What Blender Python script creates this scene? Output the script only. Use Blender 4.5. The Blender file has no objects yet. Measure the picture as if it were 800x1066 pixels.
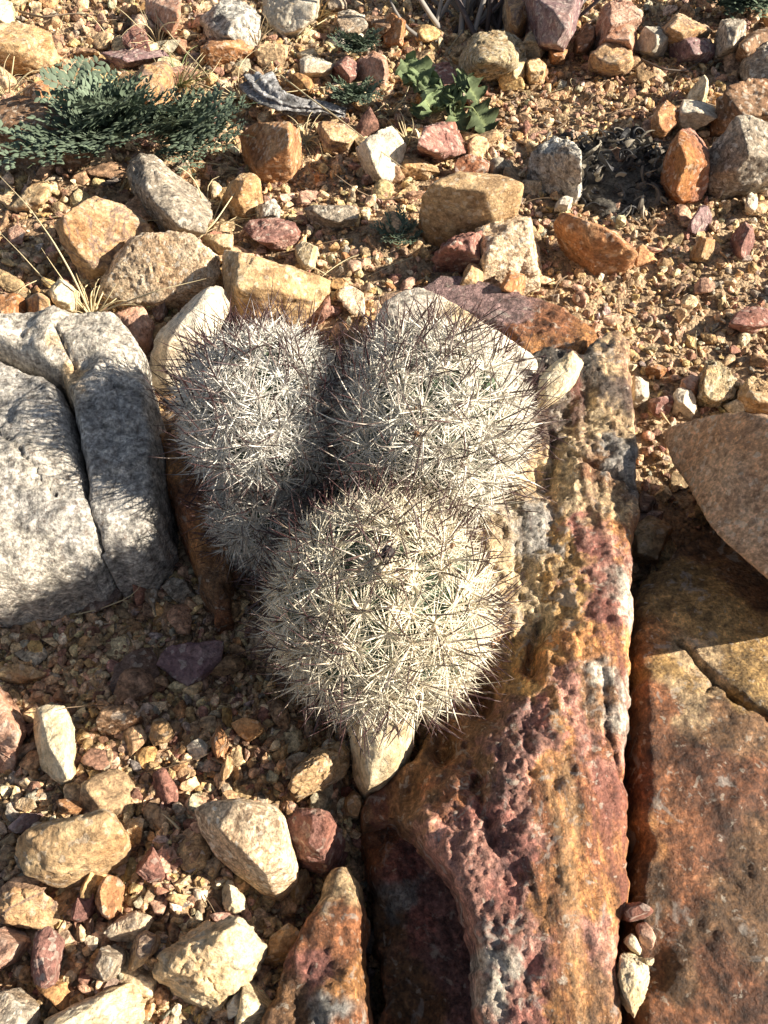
import bpy, bmesh, math, random
import numpy as np
from mathutils import Vector, geometry

# ------------------------------------------------------------------ camera, sky, sun, exposure
SC = bpy.context.scene
H = 0.42
PITCH = math.radians(56)
VFOV = math.radians(62)
SUN_EL, SUN_AZ = math.radians(30), math.radians(-7)      # azimuth measured from +X towards +Y

cam = bpy.data.cameras.new('camera')
cam.sensor_fit = 'VERTICAL'
cam.angle = VFOV
cam.clip_start, cam.clip_end = 0.01, 100
cam_o = bpy.data.objects.new('camera', cam)
cam_o.location = (0, 0, H)
cam_o.rotation_euler = (math.pi / 2 - PITCH, 0, 0)
SC.collection.objects.link(cam_o)
SC.camera = cam_o

W = bpy.data.worlds.new('World'); SC.world = W; W.use_nodes = True
nt = W.node_tree
bg = nt.nodes['Background']
sky = nt.nodes.new('ShaderNodeTexSky'); sky.sky_type = 'NISHITA'; sky.sun_disc = False
sky.sun_elevation = SUN_EL
sky.sun_rotation = math.pi / 2 - SUN_AZ
sky.air_density = 1.0; sky.dust_density = 0.6
hs = nt.nodes.new('ShaderNodeHueSaturation'); hs.inputs['Saturation'].default_value = .6
nt.links.new(sky.outputs[0], hs.inputs['Color']); nt.links.new(hs.outputs[0], bg.inputs[0]); bg.inputs[1].default_value = 0.05  # dim clear sky
sun = bpy.data.lights.new('sun', 'SUN'); sun.energy = 5.0; sun.angle = math.radians(0.55)
sun.color = (1.0, 0.90, 0.74)
sun_o = bpy.data.objects.new('sun', sun)
sd = Vector((math.cos(SUN_EL) * math.cos(SUN_AZ), math.cos(SUN_EL) * math.sin(SUN_AZ), math.sin(SUN_EL)))
sun_o.rotation_euler = sd.to_track_quat('Z', 'Y').to_euler()
SC.collection.objects.link(sun_o)
vs = SC.view_settings
vs.view_transform = 'Standard'; vs.look = 'None'; vs.gamma = 1; vs.exposure = 1.42

rng = np.random.default_rng(7)
random.seed(7)

# ------------------------------------------------------------------ where things stand
F = 533.0 / math.tan(VFOV / 2)
cP, sP = math.cos(PITCH), math.sin(PITCH)
def at(px, py, z=0.0):
    """the place in the world, at height z, that a survey point of the photograph shows"""
    px = np.asarray(px, float); py = np.asarray(py, float); z = np.asarray(z, float)
    a = (px - 400) / F; b = -(py - 533) / F
    dx, dy, dz = a, cP + b * sP, -sP + b * cP
    t = (z - H) / dz
    return np.stack([dx * t, dy * t, z + 0 * t], -1)
def proj(p):
    x, y, z = p[..., 0], p[..., 1], p[..., 2] - H
    d = y * cP - z * sP
    return 400 + F * x / d, 533 - F * (y * sP + z * cP) / d, d

# ------------------------------------------------------------------ numpy noise
def _hash(ix, iy, iz, s=0):
    h = (ix.astype(np.int64) * 374761393 + iy.astype(np.int64) * 668265263 + iz.astype(np.int64) * 2147483647 + s * 974634777) & 0xffffffff
    h = ((h ^ (h >> 13)) * 1274126177) & 0xffffffff
    h = ((h ^ (h >> 16)) * 2246822519) & 0xffffffff
    return (h ^ (h >> 15)) & 0xffffffff
def _rnd(h): return h.astype(np.float64) / 4294967295.0
def noise3(p, s=0):
    """value noise, -1..1"""
    i = np.floor(p).astype(np.int64); f = p - i
    u = f * f * f * (f * (f * 6 - 15) + 10)
    r = 0
    for a in (0, 1):
        wx = u[:, 0] if a else 1 - u[:, 0]
        for b in (0, 1):
            wy = u[:, 1] if b else 1 - u[:, 1]
            for c in (0, 1):
                wz = u[:, 2] if c else 1 - u[:, 2]
                r = r + wx * wy * wz * _rnd(_hash(i[:, 0] + a, i[:, 1] + b, i[:, 2] + c, s))
    return r * 2 - 1
def fbm(p, f, o=4, g=0.5, s=0):
    r, a = 0, 1.0
    for k in range(o):
        r = r + a * noise3(p * f + 17.3 * k, s + k); f *= 2.03; a *= g
    return r
def chunk(p, f, s=0):
    """broken facets: each cell of a cellular noise gets its own height and tilt"""
    q = p * f; i0 = np.floor(q).astype(np.int64)
    best = np.full(len(p), 9e9); hv = np.zeros(len(p))
    for a in (-1, 0, 1):
        for b in (-1, 0, 1):
            for c in (-1, 0, 1):
                i = i0 + np.array([a, b, c])
                h = _hash(i[:, 0], i[:, 1], i[:, 2], s)
                h2 = _hash(i[:, 1], i[:, 2], i[:, 0], s + 5); h3 = _hash(i[:, 2], i[:, 0], i[:, 1], s + 9)
                cx = np.stack([_rnd(h), _rnd(h2), _rnd(h3)], -1)
                dlt = q - (i + cx)
                d = (dlt ** 2).sum(1)
                t = _rnd(_hash(i[:, 0], i[:, 2], i[:, 1], s + 21)) - 0.5 + dlt[:, 0] * (cx[:, 1] - 0.5) * 1.3 + dlt[:, 1] * (cx[:, 2] - 0.5) * 1.3 + dlt[:, 2] * (cx[:, 0] - .5) * 1.3
                m = d < best
                best[m] = d[m]; hv[m] = t[m]
    return hv

def ridge(p, f, o=4, s=0):
    r, a, t = 0, 1.0, 0
    for k in range(o):
        r = r + a * (1 - 2 * np.abs(noise3(p * f + 11.1 * k, s + k))); t += a; f *= 2.1; a *= .55
    return r / t - .35
def lumps(p, f, s=0):
    """broken convex faces that meet in creases"""
    q = p * f; i0 = np.floor(q).astype(np.int64)
    best = np.full(len(p), -9.0)
    for a in (-1, 0, 1):
        for b in (-1, 0, 1):
            for c in (-1, 0, 1):
                i = i0 + np.array([a, b, c])
                r1, r2, r3 = _rnd(_hash(i[:, 0], i[:, 1], i[:, 2], s)), _rnd(_hash(i[:, 1], i[:, 2], i[:, 0], s + 5)), _rnd(_hash(i[:, 2], i[:, 0], i[:, 1], s + 9))
                d = q - (i + np.stack([r1, r2, r3], -1))
                r4 = _rnd(_hash(i[:, 0], i[:, 2], i[:, 1], s + 21))
                t = .55 * (r4 - .5) + d[:, 0] * (r2 - .5) * 1.5 + d[:, 1] * (r3 - .5) * 1.5 + d[:, 2] * (r1 - .5) * 1.5 - .55 * (d ** 2).sum(1)
                best = np.maximum(best, t)
    return np.tanh(np.maximum(best, -.32) * 1.2) / 1.2 + .05

# ------------------------------------------------------------------ materials
def srgb(r, g, b):
    return tuple((c / 255 / 12.92 if c < 10 else ((c / 255 + 0.055) / 1.055) ** 2.4) for c in (r, g, b))
class NT:
    def __init__(s, name):
        s.m = bpy.data.materials.new(name); s.m.use_nodes = True
        s.t = s.m.node_tree; s.b = s.t.nodes['Principled BSDF']
    def n(s, typ, **kw):
        x = s.t.nodes.new(typ)
        for k, v in kw.items():
            if k.startswith('i_'):
                x.inputs[int(k[2:]) if k[2:].isdigit() else k[2:]].default_value = v
            else: setattr(x, k, v)
        return x
    def l(s, a, b): s.t.links.new(a, b)
    def noise(s, vec, scale, detail=6, rough=.6, dist=0.0):
        x = s.n('ShaderNodeTexNoise'); x.inputs['Scale'].default_value = scale
        x.inputs['Detail'].default_value = detail; x.inputs['Roughness'].default_value = rough
        x.inputs['Distortion'].default_value = dist
        s.l(vec, x.inputs['Vector']); return x.outputs['Fac']
    def ramp(s, fac, stops, interp='LINEAR'):
        x = s.n('ShaderNodeValToRGB'); r = x.color_ramp; r.interpolation = interp
        while len(r.elements) < len(stops): r.elements.new(0.5)
        for e, (p, c) in zip(r.elements, stops):
            e.position = p; e.color = (c, c, c, 1) if isinstance(c, (int, float)) else (*c, 1)
        s.l(fac, x.inputs[0]); return x.outputs[0]
    def mix(s, fac, a, b, blend='MIX'):
        x = s.n('ShaderNodeMix', data_type='RGBA', blend_type=blend, clamp_factor=True)
        for v, k in ((fac, 0), (a, 6), (b, 7)):
            if isinstance(v, (int, float)): x.inputs[k].default_value = v if k == 0 else (v, v, v, 1)
            elif isinstance(v, tuple): x.inputs[k].default_value = (*v, 1)
            else: s.l(v, x.inputs[k])
        return x.outputs[2]
    def math(s, op, a, b=0.0):
        x = s.n('ShaderNodeMath', operation=op)
        for v, k in ((a, 0), (b, 1)):
            if isinstance(v, (int, float)): x.inputs[k].default_value = v
            else: s.l(v, x.inputs[k])
        return x.outputs[0]
    def coords(s):
        """object coordinates shifted by a random amount for each object"""
        tc = s.n('ShaderNodeTexCoord'); oi = s.n('ShaderNodeObjectInfo')
        v = s.n('ShaderNodeVectorMath', operation='ADD')
        m = s.math('MULTIPLY', oi.outputs['Random'], 37.0)
        c = s.n('ShaderNodeCombineXYZ'); s.l(m, c.inputs[0]); s.l(m, c.inputs[1])
        s.l(tc.outputs['Object'], v.inputs[0]); s.l(c.outputs[0], v.inputs[1])
        return v.outputs[0], oi.outputs['Random']
    def bump(s, vec, layers, dist=0.001):
        prev = None
        for (scale, strength, d) in layers:
            h = s.noise(vec, scale, 8, .65)
            x = s.n('ShaderNodeBump'); x.inputs['Strength'].default_value = strength
            x.inputs['Distance'].default_value = d
            s.l(h, x.inputs['Height'])
            if prev: s.l(prev, x.inputs['Normal'])
            prev = x.outputs[0]
        s.l(prev, s.b.inputs['Normal'])

def rock_mat(name, cols, scale=45, speck=0.35, dark=(.03, .025, .02), light=(.75, .7, .6), rough=.85, stretch=None, vein=None, bump=1.0, grain=650, vw=.03):
    k = NT(name); vec, rnd = k.coords()
    if stretch:
        mp = k.n('ShaderNodeMapping'); mp.inputs['Scale'].default_value = stretch
        mp.inputs['Rotation'].default_value = (.3, .5, .6)
        k.l(vec, mp.inputs[0]); vec2 = mp.outputs[0]
    else: vec2 = vec
    f = k.noise(vec2, scale, 9, .68, .6)
    lo, hi = .33, .67
    c = k.ramp(f, [(lo + (hi - lo) * i / max(1, len(cols) - 1), c) for i, c in enumerate(cols)])
    # iron stain patches of the first colour's deeper cousin, at the scale of the stone
    f2 = k.noise(vec, scale * .45, 5, .6, .3)
    st = tuple(x * y for x, y in zip(cols[len(cols) // 2], (1.0, .8, .62)))
    c = k.mix(k.math('MULTIPLY', k.ramp(f2, [(.50, 0.0), (.62, 1.0)]), .6), c, st)
    g = k.noise(vec, grain, 3, .6)
    c = k.mix(speck, c, k.mix(1.0, c, k.ramp(g, [(.3, .25), (.5, 1.0), (.7, 1.75)]), 'MULTIPLY'))
    v = k.n('ShaderNodeTexVoronoi'); v.inputs['Scale'].default_value = grain * .55; k.l(vec, v.inputs['Vector'])
    sel = k.ramp(v.outputs['Color'], [(.72, 0.0), (.8, 1.0)])
    c = k.mix(k.math('MULTIPLY', sel, speck * .8), c, dark)
    sel = k.ramp(v.outputs['Color'], [(.2, 1.0), (.28, 0.0)])
    c = k.mix(k.math('MULTIPLY', sel, speck * .8), c, light)
    if vein:
        w = k.noise(vec2, scale * .7, 6, .6, 1.2)
        a = k.ramp(w, [(.5 - vw, 0.0), (.5, 1.0), (.5 + vw, 0.0)])
        c = k.mix(a, c, vein)
    md = k.noise(vec, 240, 6, .75, .4)
    c = k.mix(.8, c, k.mix(1.0, c, k.ramp(md, [(.34, (.50, .44, .38)), (.5, (1, 1, 1)), (.64, (1.4, 1.36, 1.3))]), 'MULTIPLY'))
    cr = k.noise(vec, scale * 1.3, 10, .75, .2)
    c = k.mix(k.ramp(cr, [(.34, .55), (.42, 0.0)]), c, tuple(x * .35 for x in cols[0]))
    hsv = k.n('ShaderNodeHueSaturation'); k.l(c, hsv.inputs['Color'])
    k.l(k.math('ADD', k.math('MULTIPLY', rnd, .25), .88), hsv.inputs['Value'])
    k.l(hsv.outputs[0], k.b.inputs['Base Color'])
    k.b.inputs['Roughness'].default_value = rough
    k.b.inputs['Specular IOR Level'].default_value = .35
    k.bump(vec, [(70, .6 * bump, .007), (300, .75 * bump, .0026), (900, .6 * bump, .0009)])
    return k.m

def col_mat(name, grain=600, amount=.5, rough=.85, bump=1.0, quartz=0.0, streak=None, fine=.5):
    """stone whose own mineral colour is stored on the mesh, broken up by grain"""
    k = NT(name); vec, rnd = k.coords()
    at_ = k.n('ShaderNodeAttribute'); at_.attribute_name = 'Col'
    c = at_.outputs['Color']
    if streak:
        mp = k.n('ShaderNodeMapping'); mp.inputs['Scale'].default_value = streak; k.l(vec, mp.inputs[0])
        m2 = k.n('ShaderNodeMapping'); m2.inputs['Scale'].default_value = (1, .4, 1); k.l(vec, m2.inputs[0])
    f = k.noise(m2.outputs[0] if streak else vec, 130, 8, .7, .5)
    c = k.mix(1.0, c, k.ramp(f, [(.34, .35), (.48, .95), (.53, 1.05), (.64, 1.7)]), 'MULTIPLY')
    f = k.noise(vec, 330, 6, .75, .5)
    c = k.mix(1.0, c, k.ramp(f, [(.36, (.45, .38, .34)), (.5, (1, 1, 1)), (.62, (1.5, 1.45, 1.35))]), 'MULTIPLY')
    if streak:
        f = k.noise(mp.outputs[0], 170, 9, .75, .5)
        sm_ = k.ramp(at_.outputs['Alpha'], [(.35, 1.0), (.7, 0.3)])
        c = k.mix(sm_, c, k.mix(1.0, c, k.ramp(f, [(.36, (.34, .22, .2)), (.5, (1, 1, 1)), (.62, (1.7, 1.6, 1.5))]), 'MULTIPLY'))
        f = k.noise(mp.outputs[0], 45, 7, .65, .5)
        c = k.mix(k.math('MULTIPLY', sm_, k.ramp(f, [(.50, 0.0), (.58, .8)])), c, (.28, .10, .07))
        c = k.mix(k.math('MULTIPLY', sm_, k.ramp(f, [(.36, .5), (.43, 0.0)])), c, (.52, .33, .17))
    g = k.noise(vec, grain, 3, .6)
    c = k.mix(amount, c, k.mix(1.0, c, k.ramp(g, [(.3, .3), (.5, 1.0), (.7, 1.8)]), 'MULTIPLY'))
    if quartz:
        q = k.noise(vec, 75, 5, .6, .9)
        c = k.mix(k.math('MULTIPLY', k.ramp(q, [(.60, 0.0), (.66, 1.0)]), quartz), c, (.46, .41, .36))
        q = k.noise(vec, 210, 5, .6, .4)
        c = k.mix(k.math('MULTIPLY', k.ramp(q, [(.61, 0.0), (.66, 1.0)]), quartz), c, (.60, .52, .42))
        q = k.noise(vec, 150, 6, .7, .4)
        c = k.mix(k.math('MULTIPLY', k.ramp(q, [(.30, 1.0), (.35, 0.0)]), .35), c, (.09, .05, .045))
    k.l(c, k.b.inputs['Base Color'])
    k.b.inputs['Roughness'].default_value = rough
    k.b.inputs['Specular IOR Level'].default_value = .4
    k.bump(vec, [(80, .5 * bump, .006), (280, .9 * bump, .003), (900, .7 * bump, .0010)])
    return k.m

def plain_mat(name, col, rough=.7, var=.3, scale=200, trans=0, col2=None):
    k = NT(name); vec, rnd = k.coords()
    f = k.noise(vec, scale, 5, .6)
    c2 = col2 or tuple(x * (1 - var) for x in col)
    c = k.ramp(f, [(.35, c2), (.62, col)])
    k.l(c, k.b.inputs['Base Color']); k.b.inputs['Roughness'].default_value = rough
    return k.m
def attr_mat(name, rough=.5, spec=.4, sub=0.0):
    k = NT(name); a = k.n('ShaderNodeAttribute'); a.attribute_name = 'Col'
    k.l(a.outputs['Color'], k.b.inputs['Base Color'])
    k.b.inputs['Roughness'].default_value = rough; k.b.inputs['Specular IOR Level'].default_value = spec
    return k.m

M = {}
M['tan']    = rock_mat('tan_stone', [(.26,.16,.08),(.48,.32,.17),(.62,.47,.28)])
M['granite']= rock_mat('cream_granite', [(.44,.30,.19),(.60,.46,.31),(.70,.57,.41)], speck=.75, dark=(.16,.09,.05), grain=750)
M['cream']  = rock_mat('cream_stone', [(.46,.33,.17),(.68,.56,.37),(.78,.70,.52)], speck=.25)
M['white']  = rock_mat('white_stone', [(.40,.34,.26),(.60,.53,.42),(.72,.66,.54)], speck=.3, dark=(.2,.18,.15))
M['orange'] = rock_mat('orange_stone', [(.20,.085,.04),(.42,.215,.10),(.55,.34,.18)], speck=.35, stretch=(1,1,2.2))
M['rust']   = rock_mat('rust_stone', [(.10,.035,.02),(.29,.11,.05),(.42,.21,.11)], speck=.45, rough=.6, vein=(.5,.42,.36))
M['maroon'] = rock_mat('maroon_stone', [(.15,.07,.06),(.28,.14,.115),(.42,.26,.21)], speck=.4)
M['purple'] = rock_mat('purple_stone', [(.14,.08,.09),(.25,.16,.16),(.36,.27,.25)], speck=.35)
M['pink']   = rock_mat('pink_stone', [(.32,.16,.11),(.48,.29,.21),(.60,.43,.33)], speck=.35)
M['grey']   = rock_mat('grey_stone', [(.18,.15,.12),(.33,.28,.22),(.48,.41,.32)], speck=.6, stretch=(1,1,2.5))
M['lichen'] = rock_mat('lichen_stone', [(.06,.06,.06),(.42,.40,.36),(.74,.71,.64)], scale=90, speck=.7)
M['brown']  = rock_mat('brown_stone', [(.10,.06,.035),(.24,.14,.08),(.36,.23,.14)], speck=.4)
M['tanor']  = rock_mat('tan_orange_stone', [(.38,.20,.09),(.50,.34,.19),(.60,.46,.31)], speck=.35, scale=28, vein=(.22,.15,.12))
M['pinkor'] = rock_mat('pink_rust_stone', [(.45,.25,.20),(.40,.20,.14),(.34,.14,.05),(.45,.22,.08)], speck=.35, scale=16)
M['conc']   = rock_mat('knobbly_stone', [(.36,.27,.15),(.52,.41,.25),(.62,.52,.34)], speck=.7, scale=120, bump=2.0)
M['peach']  = rock_mat('peach_stone', [(.52,.32,.20),(.64,.43,.28),(.70,.51,.36)], speck=.5, scale=32, dark=(.12,.07,.05), bump=1.4, vein=(.40,.24,.15), vw=.012)
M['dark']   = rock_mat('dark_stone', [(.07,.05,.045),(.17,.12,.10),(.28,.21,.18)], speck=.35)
M['slab']   = col_mat('slab_stone', quartz=.6, rough=.6, bump=1.7)
M['slabs']  = col_mat('streaked_slab_stone', quartz=.6, rough=.58, bump=1.2, streak=(1, .10, .6))
M['slabl']  = col_mat('boulder_stone', amount=.6, rough=.85, bump=.8, grain=520)
M['gravel'] = col_mat('gravel_stone', amount=.35, grain=700, bump=.7, rough=.85)

# ------------------------------------------------------------------ mesh helpers
def mesh_np(name, V, T, col=None, smooth=False, mat=None):
    me = bpy.data.meshes.new(name)
    V = np.asarray(V, np.float32); T = np.asarray(T, np.int32)
    me.vertices.add(len(V)); me.vertices.foreach_set('co', V.ravel())
    n = T.shape[1]
    me.loops.add(T.size); me.loops.foreach_set('vertex_index', T.ravel())
    me.polygons.add(len(T)); me.polygons.foreach_set('loop_start', np.arange(0, T.size, n, dtype=np.int32))
    me.update(calc_edges=True)
    me.polygons.foreach_set('use_smooth', np.full(len(T), smooth))
    if col is not None:
        a = me.color_attributes.new('Col', 'FLOAT_COLOR', 'POINT')
        c = np.ones((len(V), 4), np.float32); c[:, :np.shape(col)[1]] = col
        a.data.foreach_set('color', c.ravel())
    if mat: me.materials.append(mat)
    me.validate()
    return me
def link(name, me, loc=(0, 0, 0), parent=None):
    o = bpy.data.objects.new(name, me); SC.collection.objects.link(o); o.location = loc
    if parent: o.parent = parent
    return o
def tag(o, label=None, cat=None, group=None, kind=None):
    if label: o['label'] = label
    if cat: o['category'] = cat
    if group: o['group'] = group
    if kind: o['kind'] = kind
    return o
_ico = {}
def ico(n):
    if n not in _ico:
        bm = bmesh.new(); bmesh.ops.create_icosphere(bm, subdivisions=n, radius=1)
        bm.verts.ensure_lookup_table()
        _ico[n] = (np.array([v.co[:] for v in bm.verts]), np.array([[v.index for v in f.verts] for f in bm.faces]))
        _ico[n][0][:] /= np.linalg.norm(_ico[n][0], axis=1)[:, None]
        bm.free()
    return _ico[n]
def inpoly(px, py, poly):
    poly = np.asarray(poly)[:, :2]; x0, y0 = poly[:, 0], poly[:, 1]; x1, y1 = np.roll(x0, -1), np.roll(y0, -1)
    r = np.zeros(np.shape(px), bool)
    for a, b, c, d in zip(x0, y0, x1, y1):
        if b == d: continue
        r ^= ((b > py) != (d > py)) & (px < (c - a) * (py - b) / (d - b) + a)
    return r
def segdist(P, A, B):
    """min distance of points P (n,2) to segments A-B"""
    out = np.full(len(P), 9e9)
    for a, b in zip(A, B):
        ab = b - a; t = np.clip(((P - a) @ ab) / max(ab @ ab, 1e-12), 0, 1)
        d = np.linalg.norm(P - a - t[:, None] * ab, axis=1)
        out = np.minimum(out, d)
    return out

# ------------------------------------------------------------------ the ground
GC = [  # photo x, y, height of the ground there
 (60,60,.0),(300,60,.0),(500,60,.0),(740,60,.01),(60,200,.0),(400,200,.0),(700,250,.0),(790,300,.0),(400,290,.0),
 (60,320,.0),(200,330,-.002),(720,400,-.004),(690,500,-.022),(690,600,-.024),(620,400,0),(60,520,-.02),(150,640,-.026),(240,680,-.024),(60,700,-.016),
 (120,780,-.008),(250,780,-.008),(60,900,.0),(200,900,.0),(60,1020,.0),(250,1020,-.004),(340,860,-.012),(390,950,-.055),(390,1040,-.06),(378,900,-.04),(560,800,-.02),(720,900,-.02),(400,600,-.01)]
GXY = at([g[0] for g in GC], [g[1] for g in GC], 0)[:, :2]; GZ = np.array([g[2] for g in GC])
def ground(xy, detail=True):
    xy = np.asarray(xy, float).reshape(-1, 2)
    d2 = ((xy[:, None] - GXY[None]) ** 2).sum(2) + 2e-4
    w = d2 ** -1.6
    far = (0.35 ** 2) ** -1.6
    z = (w * GZ).sum(1) / (w.sum(1) + far * .5)
    p = np.concatenate([xy, np.zeros((len(xy), 1))], 1)
    z = z + .006 * noise3(p * 9, 3)
    if detail: z = z + .0022 * fbm(p, 60, 4, .6, 11)
    return z
def g1(x, y): return float(ground([[x, y]], False)[0])

gx = np.concatenate([-np.geomspace(9, .75, 24), np.linspace(-.73, .73, 420), np.geomspace(.75, 9, 24)])
gy = np.concatenate([-np.geomspace(9, .15, 30), np.linspace(-.14, 1.5, 480), np.geomspace(1.53, 14, 24)])
X, Y = np.meshgrid(gx, gy); P2 = np.stack([X.ravel(), Y.ravel()], 1)
Z = np.concatenate([ground(q) for q in np.array_split(P2, 12)])
r_, c_ = len(gy), len(gx); idx = np.arange(r_ * c_).reshape(r_, c_)
Q = np.stack([idx[:-1, :-1], idx[:-1, 1:], idx[1:, 1:], idx[1:, :-1]], -1).reshape(-1, 4)
k = NT('soil'); tc = k.n('ShaderNodeTexCoord'); vec = tc.outputs['Object']
f = k.noise(vec, 14, 8, .65, .3)
c = k.ramp(f, [(.35, (.21, .135, .08)), (.5, (.34, .235, .14)), (.64, (.46, .33, .205))])
v = k.n('ShaderNodeTexVoronoi'); v.inputs['Scale'].default_value = 420; k.l(vec, v.inputs['Vector'])
c = k.mix(.75, c, k.mix(1.0, c, k.ramp(v.outputs['Color'], [(.1, .35), (.5, 1.0), (.9, 1.6)]), 'MULTIPLY'))
k.l(c, k.b.inputs['Base Color']); k.b.inputs['Roughness'].default_value = .95
b1 = k.n('ShaderNodeBump'); b1.inputs['Strength'].default_value = .9; b1.inputs['Distance'].default_value = .002
k.l(k.math('SUBTRACT', 1.0, v.outputs['Distance']), b1.inputs['Height'])
b2 = k.n('ShaderNodeBump'); b2.inputs['Strength'].default_value = .7; b2.inputs['Distance'].default_value = .003
k.l(k.noise(vec, 160, 8, .7), b2.inputs['Height']); k.l(b1.outputs[0], b2.inputs['Normal'])
k.l(b2.outputs[0], k.b.inputs['Normal'])
o = link('ground', mesh_np('ground', np.column_stack([P2, Z]), Q, smooth=True, mat=k.m)); tag(o, kind='structure')
o['label'] = 'sandy tan desert soil under the gravel'

FOOT = []       # world footprints of the stones (polygon xy)
SIL = []        # photo outlines of the surveyed things
MARKS = []      # (photo centre, short phrase) for the pebble labels

# ------------------------------------------------------------------ slabs and boulders with a modelled top surface
def slab(name, label, outline, ctrl, ze, depth, res, R=.006, mat='slab', cracks=(), jag=.0015, amp=.0015, short=None, sw=.006, seed=0, chf=130, lump=0.0, ani=1.0, facet=0.0, mott=.15, gain=1.0):
    out = np.array([(p[0], p[1]) for p in outline], float)
    zz = np.array([p[2] if len(p) > 2 else ze for p in outline], float)
    SIL.append(out)
    wp = at(out[:, 0], out[:, 1], zz)
    # densify
    pts, pz = [], []
    for i in range(len(wp)):
        a, b = wp[i], wp[(i + 1) % len(wp)]
        n = max(1, int(np.linalg.norm(b[:2] - a[:2]) / res))
        for j in range(n):
            q = a + (b - a) * j / n; pts.append(q[:2]); pz.append(q[2])
    pts = np.array(pts); pz = np.array(pz)
    pj = np.concatenate([pts, np.full((len(pts), 1), seed * 1.7)], 1)
    pts = pts + jag * np.stack([fbm(pj, 90, 3, .6, 31 + seed), fbm(pj, 90, 3, .6, 57 + seed)], 1)
    FOOT.append(pts[::4])
    n0 = len(pts)
    lo, hi = pts.min(0), pts.max(0)
    gx_, gy_ = np.meshgrid(np.arange(lo[0], hi[0], res), np.arange(lo[1], hi[1], res * .87))
    gx_ = gx_ + (np.arange(gx_.shape[0]) % 2)[:, None] * res * .5
    gp = np.stack([gx_.ravel(), gy_.ravel()], 1); gp += rng.uniform(-.2, .2, gp.shape) * res
    gp = gp[inpoly(gp[:, 0], gp[:, 1], pts)]
    A, B = pts, np.roll(pts, -1, 0)
    de = segdist(gp, A[::2], np.roll(A[::2], -1, 0))
    keep = de > res * .6; gp = gp[keep]; de = de[keep]
    allp = np.concatenate([pts, gp]); d = np.concatenate([np.zeros(n0), de])
    ed = [(i, (i + 1) % n0) for i in range(n0)]
    vo, eo, fo, _, _, _ = geometry.delaunay_2d_cdt([Vector(p) for p in allp], ed, [], 1, 1e-7)
    vo = np.array([v[:] for v in vo])
    if len(vo) != len(allp):
        d = segdist(vo, A[::2], np.roll(A[::2], -1, 0)); d[:n0] = 0
    fo = np.array([f for f in fo if len(f) == 3])
    # control surfaces
    C = np.array([(c[0], c[1]) for c in ctrl], float); cz = np.array([c[2] for c in ctrl])
    cw = at(C[:, 0], C[:, 1], cz)[:, :2]
    ccol = np.array([c[3] for c in ctrl]) * gain; crough = np.array([c[4] for c in ctrl])
    V3 = np.column_stack([vo, np.full(len(vo), seed * .37)])
    warp = sw * np.stack([fbm(V3, 45, 6, .72, 71), fbm(V3, 45, 6, .72, 83)], 1)
    def idw(q, val, p, eps=1e-5):
        dq = q[:, None] - cw[None]; dq[..., 1] *= ani
        d2 = (dq ** 2).sum(2) + eps
        w = d2 ** (-p / 2); w /= w.sum(1)[:, None]
        return w @ val
    zc = np.concatenate([idw(q, cz, 3.0, 3e-5) for q in np.array_split(vo, 8)])
    # nearest edge height for the rim
    ez = np.empty(len(vo))
    for s in np.array_split(np.arange(len(vo)), 20):
        dd = ((vo[s][:, None] - A[None, ::4]) ** 2).sum(2); ez[s] = pz[::4][dd.argmin(1)]
    t = np.clip(d / R, 0, 1); prof = np.sqrt(1 - (1 - t) ** 2)
    z = ez + (zc - ez) * prof
    rough = np.concatenate([idw(q, crough, 3.0) for q in np.array_split(vo, 8)])
    col = np.concatenate([idw(q, ccol, 7.0) for q in np.array_split(vo + warp, 8)])
    fade = np.clip(d / (R * .7), .15, 1)
    V3z = np.column_stack([vo, z])
    z = z + amp * fbm(V3z, 28, 5, .55, 5 + seed) * (.5 + np.minimum(rough, 1)) * fade
    V3w = V3z + .0016 * np.stack([noise3(V3z * 200, 1), noise3(V3z * 200, 2), noise3(V3z * 200, 3)], 1)
    Va = V3w * np.array([1, ani, 1])
    tr = fbm(Va, chf * .38, 4, .55, seed) * 3.2; ti = np.floor(tr); tf = np.clip((tr - ti) * 3.2 - 1.1, 0, 1)
    z = z + .0011 * np.minimum(rough, .9) * (ti + tf * tf * (3 - 2 * tf)) * fade
    tr = fbm(Va + 3.1, chf * .9, 3, .55, seed + 3) * 2.4; ti = np.floor(tr); tf = np.clip((tr - ti) * 3 - 1, 0, 1)
    z = z + .0008 * np.minimum(rough, .9) * (ti + tf) * fade + .0008 * rough * fbm(V3z, chf * 2.6, 4, .68, seed + 7) * fade
    col = col * (1 + mott * fbm(V3z, 22, 5, .62, seed + 40))[:, None].clip(.35, 1.7)
    if facet: z = z + facet * lumps(V3z + .004 * np.stack([noise3(V3z * 60, 1), noise3(V3z * 60, 2), noise3(V3z * 60, 3)], 1), 30, seed) * fade
    if lump: z = z + lump * noise3(V3z * 16, 9 + seed) * fade
    z = z + .0006 * fbm(V3z, 230, 3, .7, 91) * (.35 + rough)
    for (pl, w, dep) in cracks:
        q = at([p[0] for p in pl], [p[1] for p in pl], float(cz.mean()))[:, :2]
        dc = segdist(vo + .0012 * np.stack([fbm(V3, 160, 2, .5, 2), fbm(V3, 160, 2, .5, 4)], 1), q[:-1], q[1:])
        z = z - dep * np.exp(-(dc / w) ** 2)
    cv = chunk(V3z, chf, seed)
    col = col * (1 + .28 * np.clip(rough, 0, 1) * chunk(V3w, chf * 2.0, seed + 8))[:, None]
    V = np.column_stack([vo, z])
    # rim down into the ground
    cen = pts.mean(0); rings = 6
    base = len(V); Vs = [V]; Cs = [col]; Ts = [fo]
    prev = np.arange(n0)
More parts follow.
